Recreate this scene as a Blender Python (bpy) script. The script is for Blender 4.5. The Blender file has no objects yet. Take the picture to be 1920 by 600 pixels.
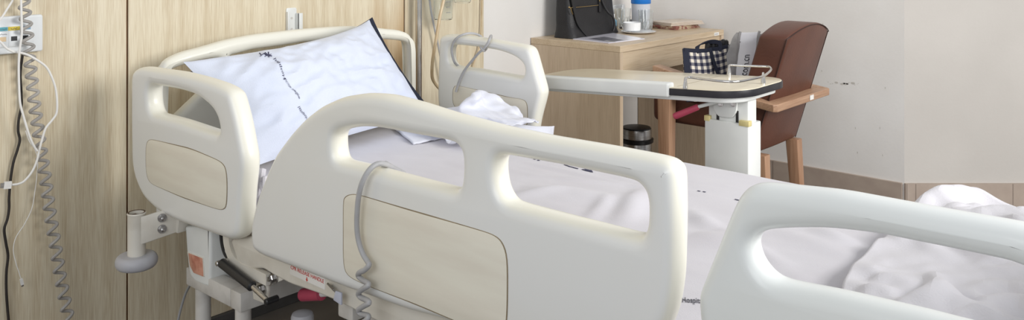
import bpy, bmesh, math, random
from mathutils import Vector, Matrix, noise
random.seed(7)
S = bpy.context.scene
COL = S.collection

# ------------------------------------------------------------------ survey of the room (metres)
# X runs from the head wall into the room, Y from the viewer's side to the far wall, Z up.
FOC, HOR, YAW = 1640.0, -115.0, math.radians(48.75)
CAM = Vector((2.45, 0.0, 1.20))
VX, VY = -math.cos(YAW), math.sin(YAW)
def sight(px, py):
    u = (px - 960) / FOC
    return Vector((VX + u * VY, VY - u * VX, -(py - HOR) / FOC))
def onX(px, py, X=0.0):
    r = sight(px, py); return CAM + r * ((X - CAM.x) / r.x)
def onY(px, py, Y):
    r = sight(px, py); return CAM + r * ((Y - CAM.y) / r.y)
def onZ(px, py, Z):
    r = sight(px, py); return CAM + r * ((Z - CAM.z) / r.z)

# ------------------------------------------------------------------ materials
def lin(c):
    return tuple(((v / 255) / 12.92 if v <= 10 else (((v / 255) + 0.055) / 1.055) ** 2.4) for v in c) + (1.0,)
MATS = {}
def mat(name, rgb, rough=0.5, metal=0.0, rgb2=None, scale=8.0, stretch=(1, 1, 1), lo=0.35, hi=0.65, bump=0.0,
        bscale=None, trans=0.0, ior=1.45, alpha=1.0, coat=0.0, sheen=0.0, detail=4.0, sss=0.0):
    m = bpy.data.materials.new(name); m.use_nodes = True
    nt = m.node_tree; b = nt.nodes['Principled BSDF']
    b.inputs['Base Color'].default_value = lin(rgb)
    b.inputs['Roughness'].default_value = rough
    b.inputs['Metallic'].default_value = metal
    b.inputs['IOR'].default_value = ior
    b.inputs['Transmission Weight'].default_value = trans
    b.inputs['Alpha'].default_value = alpha
    b.inputs['Coat Weight'].default_value = coat
    b.inputs['Sheen Weight'].default_value = sheen
    if sss:
        b.inputs['Subsurface Weight'].default_value = sss
        b.inputs['Subsurface Radius'].default_value = (0.02, 0.015, 0.01)
    tc = nt.nodes.new('ShaderNodeTexCoord')
    mp = nt.nodes.new('ShaderNodeMapping'); mp.inputs['Scale'].default_value = stretch
    nt.links.new(tc.outputs['Object'], mp.inputs['Vector'])
    nz = nt.nodes.new('ShaderNodeTexNoise'); nz.inputs['Scale'].default_value = scale; nz.inputs['Detail'].default_value = detail
    nt.links.new(mp.outputs['Vector'], nz.inputs['Vector'])
    if rgb2:
        rp = nt.nodes.new('ShaderNodeValToRGB')
        rp.color_ramp.elements[0].position = lo; rp.color_ramp.elements[0].color = lin(rgb)
        rp.color_ramp.elements[1].position = hi; rp.color_ramp.elements[1].color = lin(rgb2)
        nt.links.new(nz.outputs['Fac'], rp.inputs['Fac'])
        nt.links.new(rp.outputs['Color'], b.inputs['Base Color'])
    if bump:
        n2 = nz
        if bscale:
            n2 = nt.nodes.new('ShaderNodeTexNoise'); n2.inputs['Scale'].default_value = bscale; n2.inputs['Detail'].default_value = 4
            nt.links.new(mp.outputs['Vector'], n2.inputs['Vector'])
        bp = nt.nodes.new('ShaderNodeBump'); bp.inputs['Strength'].default_value = bump; bp.inputs['Distance'].default_value = 0.01
        nt.links.new(n2.outputs['Fac'], bp.inputs['Height']); nt.links.new(bp.outputs['Normal'], b.inputs['Normal'])
    MATS[name] = m
    return m

def wood(name, light, dark, axis, fine=150.0, rough=0.5, bump=0.05, stain=None):
    """long grain along one axis: fine pores + broad figure"""
    m = mat(name, light, rough)
    nt = m.node_tree; b = nt.nodes['Principled BSDF']
    tc = nt.nodes.new('ShaderNodeTexCoord')
    def nz(sc, along, det):
        mp = nt.nodes.new('ShaderNodeMapping'); s = [sc, sc, sc]; s[axis] = along; mp.inputs['Scale'].default_value = s
        nt.links.new(tc.outputs['Object'], mp.inputs['Vector'])
        n = nt.nodes.new('ShaderNodeTexNoise'); n.inputs['Scale'].default_value = 1.0; n.inputs['Detail'].default_value = det
        nt.links.new(mp.outputs['Vector'], n.inputs['Vector']); return n
    a, c = nz(fine, fine / 30, 3), nz(fine / 12, 0.7, 3)
    mx = nt.nodes.new('ShaderNodeMix'); mx.data_type = 'FLOAT'; mx.inputs[0].default_value = 0.45
    nt.links.new(a.outputs['Fac'], mx.inputs[2]); nt.links.new(c.outputs['Fac'], mx.inputs[3])
    rp = nt.nodes.new('ShaderNodeValToRGB')
    rp.color_ramp.elements[0].position = 0.36; rp.color_ramp.elements[0].color = lin(dark)
    rp.color_ramp.elements[1].position = 0.58; rp.color_ramp.elements[1].color = lin(light)
    nt.links.new(mx.outputs[0], rp.inputs['Fac'])
    out = rp.outputs['Color']
    if stain:
        n = nz(3.0, 1.1, 3)
        r2 = nt.nodes.new('ShaderNodeValToRGB')
        r2.color_ramp.elements[0].position = 0.55; r2.color_ramp.elements[0].color = (1, 1, 1, 1)
        r2.color_ramp.elements[1].position = 0.72; r2.color_ramp.elements[1].color = lin(stain)
        nt.links.new(n.outputs['Fac'], r2.inputs['Fac'])
        mm = nt.nodes.new('ShaderNodeMix'); mm.data_type = 'RGBA'; mm.blend_type = 'MULTIPLY'; mm.inputs[0].default_value = 0.8
        nt.links.new(out, mm.inputs[6]); nt.links.new(r2.outputs['Color'], mm.inputs[7]); out = mm.outputs[2]
    nt.links.new(out, b.inputs['Base Color'])
    bp = nt.nodes.new('ShaderNodeBump'); bp.inputs['Strength'].default_value = bump; bp.inputs['Distance'].default_value = 0.005
    nt.links.new(a.outputs['Fac'], bp.inputs['Height']); nt.links.new(bp.outputs['Normal'], b.inputs['Normal'])
    return m

wood('panel_wood', (223, 212, 187), (199, 182, 152), 2, 420, 0.5, 0.05, stain=(216, 186, 148))
wood('desk_wood', (206, 186, 161), (188, 166, 140), 2, 300, 0.42, 0.03)
wood('desk_top_wood', (212, 192, 164), (190, 167, 136), 1, 300, 0.35, 0.02)
wood('chair_wood', (182, 144, 116), (156, 117, 90), 2, 180, 0.42, 0.03)
wood('chair_arm_wood', (186, 150, 122), (160, 122, 96), 1, 180, 0.42, 0.03)
mat('seam_brown', (98, 66, 40), 0.7, rgb2=(120, 84, 52), scale=30)
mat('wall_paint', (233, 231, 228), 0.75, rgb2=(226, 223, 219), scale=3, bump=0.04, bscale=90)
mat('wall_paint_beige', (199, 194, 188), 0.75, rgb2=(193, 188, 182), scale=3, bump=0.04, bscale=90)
mat('tile_skirting', (178, 163, 150), 0.5, rgb2=(168, 152, 140), scale=12)
mat('tile_joint', (142, 128, 118), 0.8, rgb2=(130, 118, 108), scale=20)
mat('dark_skirting', (84, 82, 80), 0.6, rgb2=(70, 68, 66), scale=12)
mat('floor_tile', (116, 110, 104), 0.35, rgb2=(98, 92, 88), scale=5, bump=0.02, bscale=60)
mat('plastic_cream', (229, 230, 229), 0.32, rgb2=(228, 228, 223), scale=2.2, lo=0.4, hi=0.75, coat=0.15)
def rim_tint(name, rim):
    # handled rims have yellowed, flat faces have not
    m = MATS[name]; nt = m.node_tree; b = nt.nodes['Principled BSDF']
    src = b.inputs['Base Color'].links[0].from_socket
    tc = nt.nodes.new('ShaderNodeTexCoord'); sp = nt.nodes.new('ShaderNodeSeparateXYZ'); ab = nt.nodes.new('ShaderNodeMath'); ab.operation = 'ABSOLUTE'
    rp = nt.nodes.new('ShaderNodeMapRange'); rp.inputs[1].default_value = 0.98; rp.inputs[2].default_value = 0.55; rp.interpolation_type = 'SMOOTHSTEP'
    mx = nt.nodes.new('ShaderNodeMix'); mx.data_type = 'RGBA'; mx.inputs[7].default_value = lin(rim)
    nt.links.new(tc.outputs['Normal'], sp.inputs[0]); nt.links.new(sp.outputs[1], ab.inputs[0]); nt.links.new(ab.outputs[0], rp.inputs[0])
    nt.links.new(rp.outputs[0], mx.inputs[0]); nt.links.new(src, mx.inputs[6]); nt.links.new(mx.outputs[2], b.inputs['Base Color'])
rim_tint('plastic_cream', (237, 235, 223))
mat('plastic_white', (228, 232, 232), 0.32, rgb2=(226, 229, 227), scale=2.2, lo=0.4, hi=0.75, coat=0.15)
mat('plastic_aged', (226, 222, 208), 0.42, rgb2=(214, 208, 190), scale=9, lo=0.4, hi=0.7)
mat('panel_cream', (231, 227, 213), 0.5, rgb2=(225, 219, 205), scale=6, stretch=(1, 1, 7), lo=0.35, hi=0.7)
mat('seam_tan', (150, 136, 112), 0.7, rgb2=(132, 118, 96), scale=30)
mat('metal_cream', (222, 218, 208), 0.4, rgb2=(206, 200, 188), scale=14, lo=0.45, hi=0.75)
mat('metal_grey', (206, 203, 198), 0.45, rgb2=(182, 178, 172), scale=18, lo=0.45, hi=0.75)
mat('metal_white', (228, 230, 228), 0.35, rgb2=(220, 222, 220), scale=8)
mat('chrome', (214, 212, 210), 0.16, 1.0, rgb2=(200, 198, 194), scale=20)
mat('steel_brushed', (196, 194, 192), 0.3, 1.0, rgb2=(170, 168, 166), scale=40, stretch=(1, 1, 8))
mat('rust', (96, 70, 46), 0.8, rgb2=(62, 46, 34), scale=60)
mat('grey_rubber', (186, 187, 192), 0.45, rgb2=(176, 176, 182), scale=12)
mat('black_plastic', (30, 31, 33), 0.35, rgb2=(40, 40, 42), scale=20)
mat('black_rubber', (34, 33, 34), 0.6, rgb2=(44, 42, 42), scale=20)
mat('pink_grip', (190, 76, 100), 0.5, rgb2=(176, 66, 90), scale=15)
mat('red_ink', (206, 60, 44), 0.6, rgb2=(196, 52, 40), scale=30)
mat('dark_ink', (58, 58, 84), 0.8, rgb2=(76, 76, 100), scale=60)
mat('black_ink', (26, 26, 34), 0.7, rgb2=(34, 34, 42), scale=60)
mat('sticker_white', (236, 234, 230), 0.5, rgb2=(228, 226, 222), scale=20)
mat('pink_label', (206, 150, 128), 0.35, rgb2=(182, 116, 96), scale=40, lo=0.4, hi=0.6)
mat('cotton_white', (226, 228, 238), 0.85, rgb2=(220, 222, 233), scale=6, bump=0.12, bscale=350, sheen=0.2)
mat('cotton_pillow', (217, 223, 238), 0.85, rgb2=(212, 219, 236), scale=5, bump=0.14, bscale=400, sheen=0.2)
mat('cotton_sheet', (211, 209, 215), 0.85, rgb2=(207, 204, 210), scale=5, bump=0.10, bscale=380, sheen=0.15)
mat('cotton_blanket', (214, 212, 218), 0.88, rgb2=(208, 206, 211), scale=5, bump=0.12, bscale=320, sheen=0.2)
mat('navy_cotton', (36, 40, 56), 0.85, rgb2=(28, 32, 46), scale=14, bump=0.1, bscale=300)
mat('mattress_vinyl', (202, 192, 180), 0.6, rgb2=(190, 180, 168), scale=8)
mat('cord_grey', (166, 162, 157), 0.45, rgb2=(152, 148, 144), scale=20)
mat('cable_grey', (178, 178, 180), 0.45, rgb2=(166, 166, 168), scale=20)
mat('cable_white', (234, 232, 228), 0.45, rgb2=(226, 224, 220), scale=20)
mat('cable_black', (52, 46, 42), 0.5, rgb2=(42, 38, 36), scale=20)
mat('tube_beige', (206, 186, 152), 0.35, rgb2=(192, 168, 132), scale=20)
mat('socket_white', (228, 231, 232), 0.35, rgb2=(222, 225, 227), scale=12)
mat('socket_beige', (226, 200, 164), 0.5, rgb2=(216, 190, 152), scale=20)
mat('label_teal', (104, 178, 190), 0.5, rgb2=(92, 166, 180), scale=20)
mat('label_yellow', (218, 196, 72), 0.5, rgb2=(208, 186, 64), scale=20)
mat('label_blue', (132, 164, 190), 0.5, rgb2=(120, 154, 182), scale=20)
mat('laminate_ivory', (232, 222, 198), 0.22, rgb2=(226, 215, 190), scale=6)
mat('edge_black', (34, 33, 38), 0.4, rgb2=(44, 43, 48), scale=20)
mat('tape_yellow', (222, 208, 150), 0.5, rgb2=(212, 196, 136), scale=20)
mat('leather_black', (24, 23, 25), 0.5, rgb2=(32, 31, 33), scale=6, bump=0.15, bscale=160)
mat('gold', (206, 178, 120), 0.25, 1.0, rgb2=(196, 166, 106), scale=20)
mat('leatherette_brown', (104, 64, 50), 0.42, rgb2=(88, 54, 43), scale=4, bump=0.06, bscale=120)
mat('stitch_brown', (62, 36, 28), 0.6, rgb2=(52, 30, 24), scale=30)
mat('porcelain', (242, 243, 244), 0.15, rgb2=(238, 239, 240), scale=6)
mat('glass_clear', (250, 252, 252), 0.02, trans=1.0, ior=1.45)
mat('plastic_clear', (246, 250, 252), 0.04, trans=1.0, ior=1.12)
mat('plastic_bottle', (238, 241, 248), 0.3, trans=0.35, ior=1.2)
mat('plastic_sleeve', (232, 230, 238), 0.12, rgb2=(222, 220, 232), scale=5)
mat('lid_blue', (36, 126, 214), 0.4, rgb2=(28, 116, 204), scale=10)
mat('liquid_blue', (120, 178, 208), 0.25, rgb2=(108, 168, 200), scale=10)
mat('newsprint', (216, 204, 190), 0.8, rgb2=(206, 192, 178), scale=40)
mat('print_dark', (84, 84, 92), 0.5, rgb2=(110, 110, 118), scale=40)
mat('print_red', (146, 92, 84), 0.6, rgb2=(196, 176, 150), scale=45, lo=0.45, hi=0.55)
mat('paper_white', (236, 236, 240), 0.6, rgb2=(230, 230, 236), scale=10)
mat('grey_felt', (170, 168, 168), 0.8, rgb2=(156, 154, 154), scale=30)
mat('felt_pale', (210, 208, 206), 0.8, rgb2=(196, 194, 192), scale=30)

def checker_mat(name, w, k, sc):
    m = mat(name, w, 0.85); nt = m.node_tree; b = nt.nodes['Principled BSDF']
    uv = nt.nodes.new('ShaderNodeUVMap'); sep = nt.nodes.new('ShaderNodeSeparateXYZ')
    nt.links.new(uv.outputs['UV'], sep.inputs[0])
    fs = []
    for i in (0, 1):
        mu = nt.nodes.new('ShaderNodeMath'); mu.operation = 'MULTIPLY'; mu.inputs[1].default_value = sc
        fr = nt.nodes.new('ShaderNodeMath'); fr.operation = 'FRACT'
        gt = nt.nodes.new('ShaderNodeMath'); gt.operation = 'GREATER_THAN'; gt.inputs[1].default_value = 0.5
        nt.links.new(sep.outputs[i], mu.inputs[0]); nt.links.new(mu.outputs[0], fr.inputs[0]); nt.links.new(fr.outputs[0], gt.inputs[0]); fs.append(gt)
    ad = nt.nodes.new('ShaderNodeMath'); ad.operation = 'ADD'
    nt.links.new(fs[0].outputs[0], ad.inputs[0]); nt.links.new(fs[1].outputs[0], ad.inputs[1])
    hf = nt.nodes.new('ShaderNodeMath'); hf.operation = 'MULTIPLY'; hf.inputs[1].default_value = 0.5
    nt.links.new(ad.outputs[0], hf.inputs[0])
    rp = nt.nodes.new('ShaderNodeValToRGB'); rp.color_ramp.interpolation = 'CONSTANT'
    mid = tuple((a * 0.42 + c * 0.58) for a, c in zip(w, k))
    rp.color_ramp.elements[0].position = 0.0; rp.color_ramp.elements[0].color = lin(w)
    rp.color_ramp.elements[1].position = 0.25; rp.color_ramp.elements[1].color = lin(mid)
    e = rp.color_ramp.elements.new(0.75); e.color = lin(k)
    nt.links.new(hf.outputs[0], rp.inputs['Fac']); nt.links.new(rp.outputs['Color'], b.inputs['Base Color'])
checker_mat('gingham', (226, 218, 202), (34, 36, 58), 8.0)

# ------------------------------------------------------------------ object helpers
def empty(name, loc, label, cat, group=None):
    o = bpy.data.objects.new(name, None); COL.objects.link(o); o.location = loc
    o.empty_display_size = 0.05
    return tag(o, label, cat, group)
def tag(o, label, cat, group=None):
    o['label'] = label; o['category'] = cat
    if group: o['group'] = group
    return o
ORG = {}
def link(name, me, material, parent=None, origin=None, smooth=True, label=None):
    """me is in world coordinates; link it under parent or with its own origin"""
    if material is not None and len(me.materials) == 0:
        for mm in (material if isinstance(material, (list, tuple)) else [material]): me.materials.append(MATS[mm])
    o = bpy.data.objects.new(name, me); COL.objects.link(o)
    if parent is not None:
        root = parent
        while root.parent: root = root.parent
        org = Vector(root.location); o.parent = parent
    else:
        if origin is None:
            vs = [v.co for v in me.vertices]
            origin = Vector(((min(v.x for v in vs) + max(v.x for v in vs)) / 2, (min(v.y for v in vs) + max(v.y for v in vs)) / 2, min(v.z for v in vs)))
        org = Vector(origin); o.location = org
    me.transform(Matrix.Translation(-org))
    if smooth:
        for p in me.polygons: p.use_smooth = True
        try: me.set_sharp_from_angle(angle=math.radians(38))
        except Exception: pass
    if label: o['label'] = label
    me.name = name
    return o
def structure(o):
    o['kind'] = 'structure'; return o
def tomesh(bm, recalc=True):
    if recalc: bmesh.ops.recalc_face_normals(bm, faces=bm.faces)
    me = bpy.data.meshes.new('m'); bm.to_mesh(me); bm.free(); return me

class MB:
    """collects shapes of one part into one mesh"""
    def __init__(s): s.bm = bmesh.new()
    def box(s, lo, hi, bev=0.0, seg=2, M=None):
        b = bmesh.new(); bmesh.ops.create_cube(b, size=1)
        lo, hi = Vector(lo), Vector(hi)
        for v in b.verts: v.co = Vector((lo[i] + (v.co[i] + 0.5) * (hi[i] - lo[i]) for i in range(3)))
        if bev: bmesh.ops.bevel(b, geom=b.edges[:], offset=bev, segments=seg, profile=0.5, affect='EDGES')
        return s.add(b, M)
    def add(s, b, M=None):
        if M is not None: bmesh.ops.transform(b, matrix=M, verts=b.verts)
        me = bpy.data.meshes.new('t'); b.to_mesh(me); b.free(); s.bm.from_mesh(me); bpy.data.meshes.remove(me); return s
    def hexa(s, p, bev=0.0, seg=2):
        """eight corners: bottom ring then top ring"""
        b = bmesh.new(); v = [b.verts.new(q) for q in p]
        for f in ((3, 2, 1, 0), (4, 5, 6, 7), (0, 1, 5, 4), (1, 2, 6, 5), (2, 3, 7, 6), (3, 0, 4, 7)): b.faces.new([v[i] for i in f])
        if bev: bmesh.ops.bevel(b, geom=b.edges[:], offset=bev, segments=seg, profile=0.5, affect='EDGES')
        return s.add(b)
    def tube(s, pts, r, n=10, caps=True):
        """swept round tube; r one radius or one per point"""
        pts = [Vector(p) for p in pts]; b = bmesh.new(); rings = []
        up = Vector((0, 0, 1)); prev = None
        for i, p in enumerate(pts):
            t = (pts[min(i + 1, len(pts) - 1)] - pts[max(i - 1, 0)])
            if t.length < 1e-9: t = Vector((0, 0, 1))
            t.normalize()
            if prev is None:
                a = t.orthogonal().normalized()
            else:
                a = prev - t * prev.dot(t)
                if a.length < 1e-6: a = t.orthogonal()
                a.normalize()
            prev = a; c = t.cross(a); rr = r[i] if isinstance(r, (list, tuple)) else r
            rings.append([b.verts.new(p + (a * math.cos(k * 2 * math.pi / n) + c * math.sin(k * 2 * math.pi / n)) * rr) for k in range(n)])
        for i in range(len(rings) - 1):
            for k in range(n): b.faces.new((rings[i][k], rings[i][(k + 1) % n], rings[i + 1][(k + 1) % n], rings[i + 1][k]))
        if caps: b.faces.new(rings[0][::-1]); b.faces.new(rings[-1])
        return s.add(b)
    def ribbon(s, pts, wid, th, side):
        """flat strap through pts; side = width direction (vector or one per point)"""
        pts = [Vector(p) for p in pts]; b = bmesh.new(); rings = []
        for i, p in enumerate(pts):
            t = (pts[min(i + 1, len(pts) - 1)] - pts[max(i - 1, 0)]).normalized()
            w = Vector(side[i] if isinstance(side, list) else side); w = (w - t * w.dot(t)).normalized(); nn = t.cross(w)
            rings.append([b.verts.new(p + w * a * wid / 2 + nn * c * th / 2) for a, c in ((-1, -1), (1, -1), (1, 1), (-1, 1))])
        for i in range(len(rings) - 1):
            for k in range(4): b.faces.new((rings[i][k], rings[i][(k + 1) % 4], rings[i + 1][(k + 1) % 4], rings[i + 1][k]))
        b.faces.new(rings[0][::-1]); b.faces.new(rings[-1]); return s.add(b)
    def lathe(s, prof, c, axis=(0, 0, 1), n=32, cap0=True, cap1=True):
        """prof = [(radius, height)] around axis through c"""
        b = bmesh.new(); q = Vector((0, 0, 1)).rotation_difference(Vector(axis).normalized()); rings = []
        for r, h in prof:
            rings.append([b.verts.new(Vector(c) + q @ Vector((r * math.cos(k * 2 * math.pi / n), r * math.sin(k * 2 * math.pi / n), h))) for k in range(n)])
        for i in range(len(rings) - 1):
            for k in range(n): b.faces.new((rings[i][k], rings[i][(k + 1) % n], rings[i + 1][(k + 1) % n], rings[i + 1][k]))
        if cap0 and prof[0][0] > 1e-6: b.faces.new(rings[0][::-1])
        if cap1 and prof[-1][0] > 1e-6: b.faces.new(rings[-1])
        bmesh.ops.remove_doubles(b, verts=b.verts, dist=1e-6)
        return s.add(b)
    def rod(s, a, b_, r, n=16, bev=0.0):
        a, b_ = Vector(a), Vector(b_); L = (b_ - a).length
        if bev: pr = [(r - bev, 0), (r, bev), (r, L - bev), (r - bev, L)]
        else: pr = [(r, 0), (r, L)]
        return s.lathe(pr, a, b_ - a, n)
    def build(s, name, material, parent=None, origin=None, smooth=True, label=None):
        return link(name, tomesh(s.bm), material, parent, origin, smooth, label)

def chaikin(pts, it=2, closed=True, keep=0.25):
    pts = [Vector(p) for p in pts]
    for _ in range(it):
        o = []; n = len(pts)
        for i in range(n if closed else n - 1):
            a, b = pts[i], pts[(i + 1) % n]; o += [a.lerp(b, keep), a.lerp(b, 1 - keep)]
        if not closed: o = [pts[0]] + o + [pts[-1]]
        pts = o
    return pts
def spline(pts, n=8):
    """Catmull-Rom through the points"""
    P = [Vector(p) for p in pts]; out = []
    for i in range(len(P) - 1):
        p0, p1, p2, p3 = P[max(i - 1, 0)], P[i], P[i + 1], P[min(i + 2, len(P) - 1)]
        for k in range(n):
            t = k / n
            out.append(0.5 * ((2 * p1) + (p2 - p0) * t + (2 * p0 - 5 * p1 + 4 * p2 - p3) * t * t + (3 * p1 - p0 - 3 * p2 + p3) * t ** 3))
    out.append(P[-1]); return out
def area2(p):
    return sum(p[i][0] * p[(i + 1) % len(p)][1] - p[(i + 1) % len(p)][0] * p[i][1] for i in range(len(p)))
def plate(outline, holes, half, bev, M, res=4):
    """flat plate with holes and rounded rims; outline in 2D, half thickness, M maps (x, y, depth) to world"""
    cu = bpy.data.curves.new('p', 'CURVE'); cu.dimensions = '2D'; cu.fill_mode = 'BOTH'
    cu.extrude = max(half - bev, 0.0); cu.bevel_depth = bev; cu.bevel_resolution = res; cu.offset = -bev
    for k, pl in enumerate([outline] + list(holes)):
        pl = [(p[0], p[1]) for p in pl]
        if (area2(pl) > 0) != (k == 0): pl = pl[::-1]
        sp = cu.splines.new('POLY'); sp.points.add(len(pl) - 1); sp.use_cyclic_u = True
        for q, p in zip(sp.points, pl): q.co = (p[0], p[1], 0, 1)
    ob = bpy.data.objects.new('p', cu); COL.objects.link(ob)
    dg = bpy.context.evaluated_depsgraph_get()
    me = bpy.data.meshes.new_from_object(ob.evaluated_get(dg))
    bpy.data.objects.remove(ob); bpy.data.curves.remove(cu)
    bm = bmesh.new(); bm.from_mesh(me); bpy.data.meshes.remove(me)
    bmesh.ops.remove_doubles(bm, verts=bm.verts, dist=1e-5)
    bmesh.ops.transform(bm, matrix=M, verts=bm.verts)
    me = tomesh(bm); me.materials.clear(); return me
def XZ(Y):   # drawing plane x, z ; depth towards the viewer
    return Matrix(((1, 0, 0, 0), (0, 0, -1, Y), (0, 1, 0, 0), (0, 0, 0, 1)))
def YZ(X):   # drawing plane y, z ; depth along +X
    return Matrix(((0, 0, 1, X), (1, 0, 0, 0), (0, 1, 0, 0), (0, 0, 0, 1)))
def XY(Z):
    return Matrix.Translation((0, 0, Z))
def text_mesh(body, size, M, thick=0.0004, spacing=1.0, fn=None, sub=0):
    cu = bpy.data.curves.new('t', 'FONT'); cu.body = body; cu.size = size; cu.extrude = thick; cu.align_x = 'CENTER'; cu.align_y = 'CENTER'; cu.space_character = spacing
    cu.resolution_u = 3
    ob = bpy.data.objects.new('t', cu); COL.objects.link(ob)
    dg = bpy.context.evaluated_depsgraph_get(); me = bpy.data.meshes.new_from_object(ob.evaluated_get(dg))
    bpy.data.objects.remove(ob); bpy.data.curves.remove(cu)
    me.materials.clear()
    if fn:
        for v in me.vertices: v.co = fn(v.co)
    elif M is not None: me.transform(M)
    return me
def rrect(x0, y0, x1, y1, r, n=5):
    o = []
    for cx, cy, a in ((x1 - r, y0 + r, -90), (x1 - r, y1 - r, 0), (x0 + r, y1 - r, 90), (x0 + r, y0 + r, 180)):
        for k in range(n + 1):
            t = math.radians(a + 90 * k / n); o.append((cx + r * math.cos(t), cy + r * math.sin(t)))
    return o
def pxY(pts, Y): return [(p.x, p.z) for p in (onY(a, b, Y) for a, b in pts)]
def pxX(pts, X): return [(p.y, p.z) for p in (onX(a, b, X) for a, b in pts)]
def soft(pts, it=2): return [(p.x, p.y) for p in chaikin([(a, b, 0) for a, b in pts], it)]
def soft(pts, lim=0.03, n=4):
    """round every corner of a closed outline by at most lim"""
    P = [Vector((a, b)) for a, b in pts]; o = []; N = len(P)
    for i in range(N):
        a, b, c = P[i - 1], P[i], P[(i + 1) % N]
        d0 = min(lim, (a - b).length * 0.45); d1 = min(lim, (c - b).length * 0.45)
        p0 = b + (a - b).normalized() * d0; p1 = b + (c - b).normalized() * d1
        for k in range(n + 1):
            t = k / n; q = p0 * (1 - t) ** 2 + b * 2 * t * (1 - t) + p1 * t * t
            o.append((q.x, q.y))
    return o

# ================================================================== ROOM
FARY = 3.88
def sbox(name, lo, hi, m, bev=0.0, label=None):
    o = MB().box(lo, hi, bev).build(name, m, smooth=False); return structure(o)
sbox('floor', (-0.15, -1.2, -0.05), (4.2, 6.0, 0.0), 'floor_tile')
sbox('wall_left', (-0.14, -1.2, 0.0), (-0.014, FARY, 2.6), 'wall_paint')
sbox('wall_back', (-0.14, FARY, 0.0), (1.257, FARY + 0.12, 2.6), 'wall_paint')
dR = Vector((0.752, 0.66, 0)).normalized(); nR = Vector((dR.y, -dR.x, 0)); cR = Vector((1.257, FARY, 0))
def slab(name, a, b, th, z0, z1, m):
    n = Vector((-(b - a).y, (b - a).x, 0)).normalized() * th
    p = [a, b, b + n, a + n]
    o = MB().hexa([Vector((q.x, q.y, z0)) for q in p] + [Vector((q.x, q.y, z1)) for q in p]).build(name, m, smooth=False)
    return structure(o)
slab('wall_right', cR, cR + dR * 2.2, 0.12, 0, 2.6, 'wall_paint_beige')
# tiled skirting on the white walls, tile by tile joints
bl = MB().box((0.0, FARY - 0.012, 0.0), (1.25, FARY + 0.001, 0.165), 0.001)
structure(bl.build('baseboard_back', 'tile_skirting', smooth=False))
sk = slab('baseboard_right', cR + nR * 0.012, cR + nR * 0.012 + dR * 2.2, 0.013, 0, 0.165, 'tile_skirting')
for i, x in enumerate((0.33, 0.675)):
    structure(MB().box((x, FARY - 0.0128, 0.002), (x + 0.003, FARY - 0.011, 0.1645)).build('trim_%d' % (i + 1), 'tile_joint', smooth=False))
for i, d in enumerate((0.004, 0.042, 0.452, 0.86)):
    a = cR + nR * 0.0128 + dR * d; slab('trim_%d' % (i + 3), a, a + dR * 0.003, 0.002, 0.002, 0.1645, 'tile_joint')
structure(MB().box((-0.014, -1.2, 0.0), (0.012, 2.618, 0.045), 0.002).build('baseboard_left', 'dark_skirting', smooth=False))
# wood cladding in three sheets with dark seams between them
structure(MB().box((-0.0135, -1.2, 0.0455), (-0.006, 2.612, 2.6)).build('trim_7', 'seam_brown', smooth=False))
for i, (y0, y1) in enumerate(((-1.2, 1.1405), (1.1465, 2.183), (2.189, 2.618))):
    structure(MB().box((-0.0055, y0, 0.0455), (0.0, y1, 2.6), 0.0008, 1).build('trim_%d' % (8 + i), 'panel_wood', smooth=False))
# chipped paint along the far wall
ch = MB(); rnd = random.Random(3)
for k in range(22):
    px = 1535 + rnd.random() * 75; py = 154 + (px - 1535) * 0.045 + rnd.gauss(0, 1.2)
    p = onY(px, py, FARY); r = 0.0012 + rnd.random() ** 4 * 0.006
    ch.add((lambda b: (bmesh.ops.create_circle(b, cap_ends=True, radius=r, segments=9), b)[1])(bmesh.new()),
           Matrix.Translation((p.x, FARY - 0.0006, p.z)) @ Matrix.Rotation(math.radians(90), 4, 'X') @ Matrix.Diagonal((1.4, 0.75, 1, 1)))
for (px, py) in ((1541, 133), (1604, 240), (1650, 240), (1608, 286), (1655, 291), (1725, 173), (1770, 306), (1543, 45), (1480, 50), (1660, 165)):
    p = onY(px, py, FARY)
    if px < 1695:
        ch.add((lambda b: (bmesh.ops.create_circle(b, cap_ends=True, radius=0.0025, segments=8), b)[1])(bmesh.new()),
               Matrix.Translation((p.x, FARY - 0.0006, p.z)) @ Matrix.Rotation(math.radians(90), 4, 'X') @ Matrix.Diagonal((0.6, 2.0, 1, 1)))
mat('chip_grey', (212, 208, 202), 0.9, rgb2=(192, 188, 180), scale=120)
structure(ch.build('trim_11', 'chip_grey', smooth=False))

# ================================================================== CAMERA + LIGHT
cd = bpy.data.cameras.new('camera'); co = bpy.data.objects.new('camera', cd); COL.objects.link(co)
cd.sensor_width = 36.0; cd.lens = FOC / 1920 * 36; cd.shift_y = -(300 - HOR) / 1920; cd.clip_start = 0.02
rt = Vector((VY, -VX, 0)); bk = -Vector((VX, VY, 0))
co.matrix_world = Matrix(((rt.x, 0, bk.x, CAM.x), (rt.y, 0, bk.y, CAM.y), (0, 1, 0, CAM.z), (0, 0, 0, 1)))
S.camera = co
def area(name, loc, target, sx, sy, power, col):
    l = bpy.data.lights.new(name, 'AREA'); l.shape = 'RECTANGLE'; l.size = sx; l.size_y = sy; l.energy = power; l.color = col
    o = bpy.data.objects.new(name, l); COL.objects.link(o); o.location = loc
    o.rotation_euler = (Vector(target) - Vector(loc)).to_track_quat('-Z', 'Y').to_euler(); return o
area('window_light', (4.3, 2.3, 2.0), (0.9, 1.9, 0.5), 1.6, 1.5, 118, (1.0, 0.985, 0.96))
area('fill_light', (2.6, -2.2, 2.3), (1.0, 2.0, 0.6), 2.4, 1.8, 44, (0.97, 0.985, 1.0))  # added fill from the viewer's side to brighten the rail faces, no real lamp
W = bpy.data.worlds.new('world'); S.world = W; W.use_nodes = True
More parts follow.
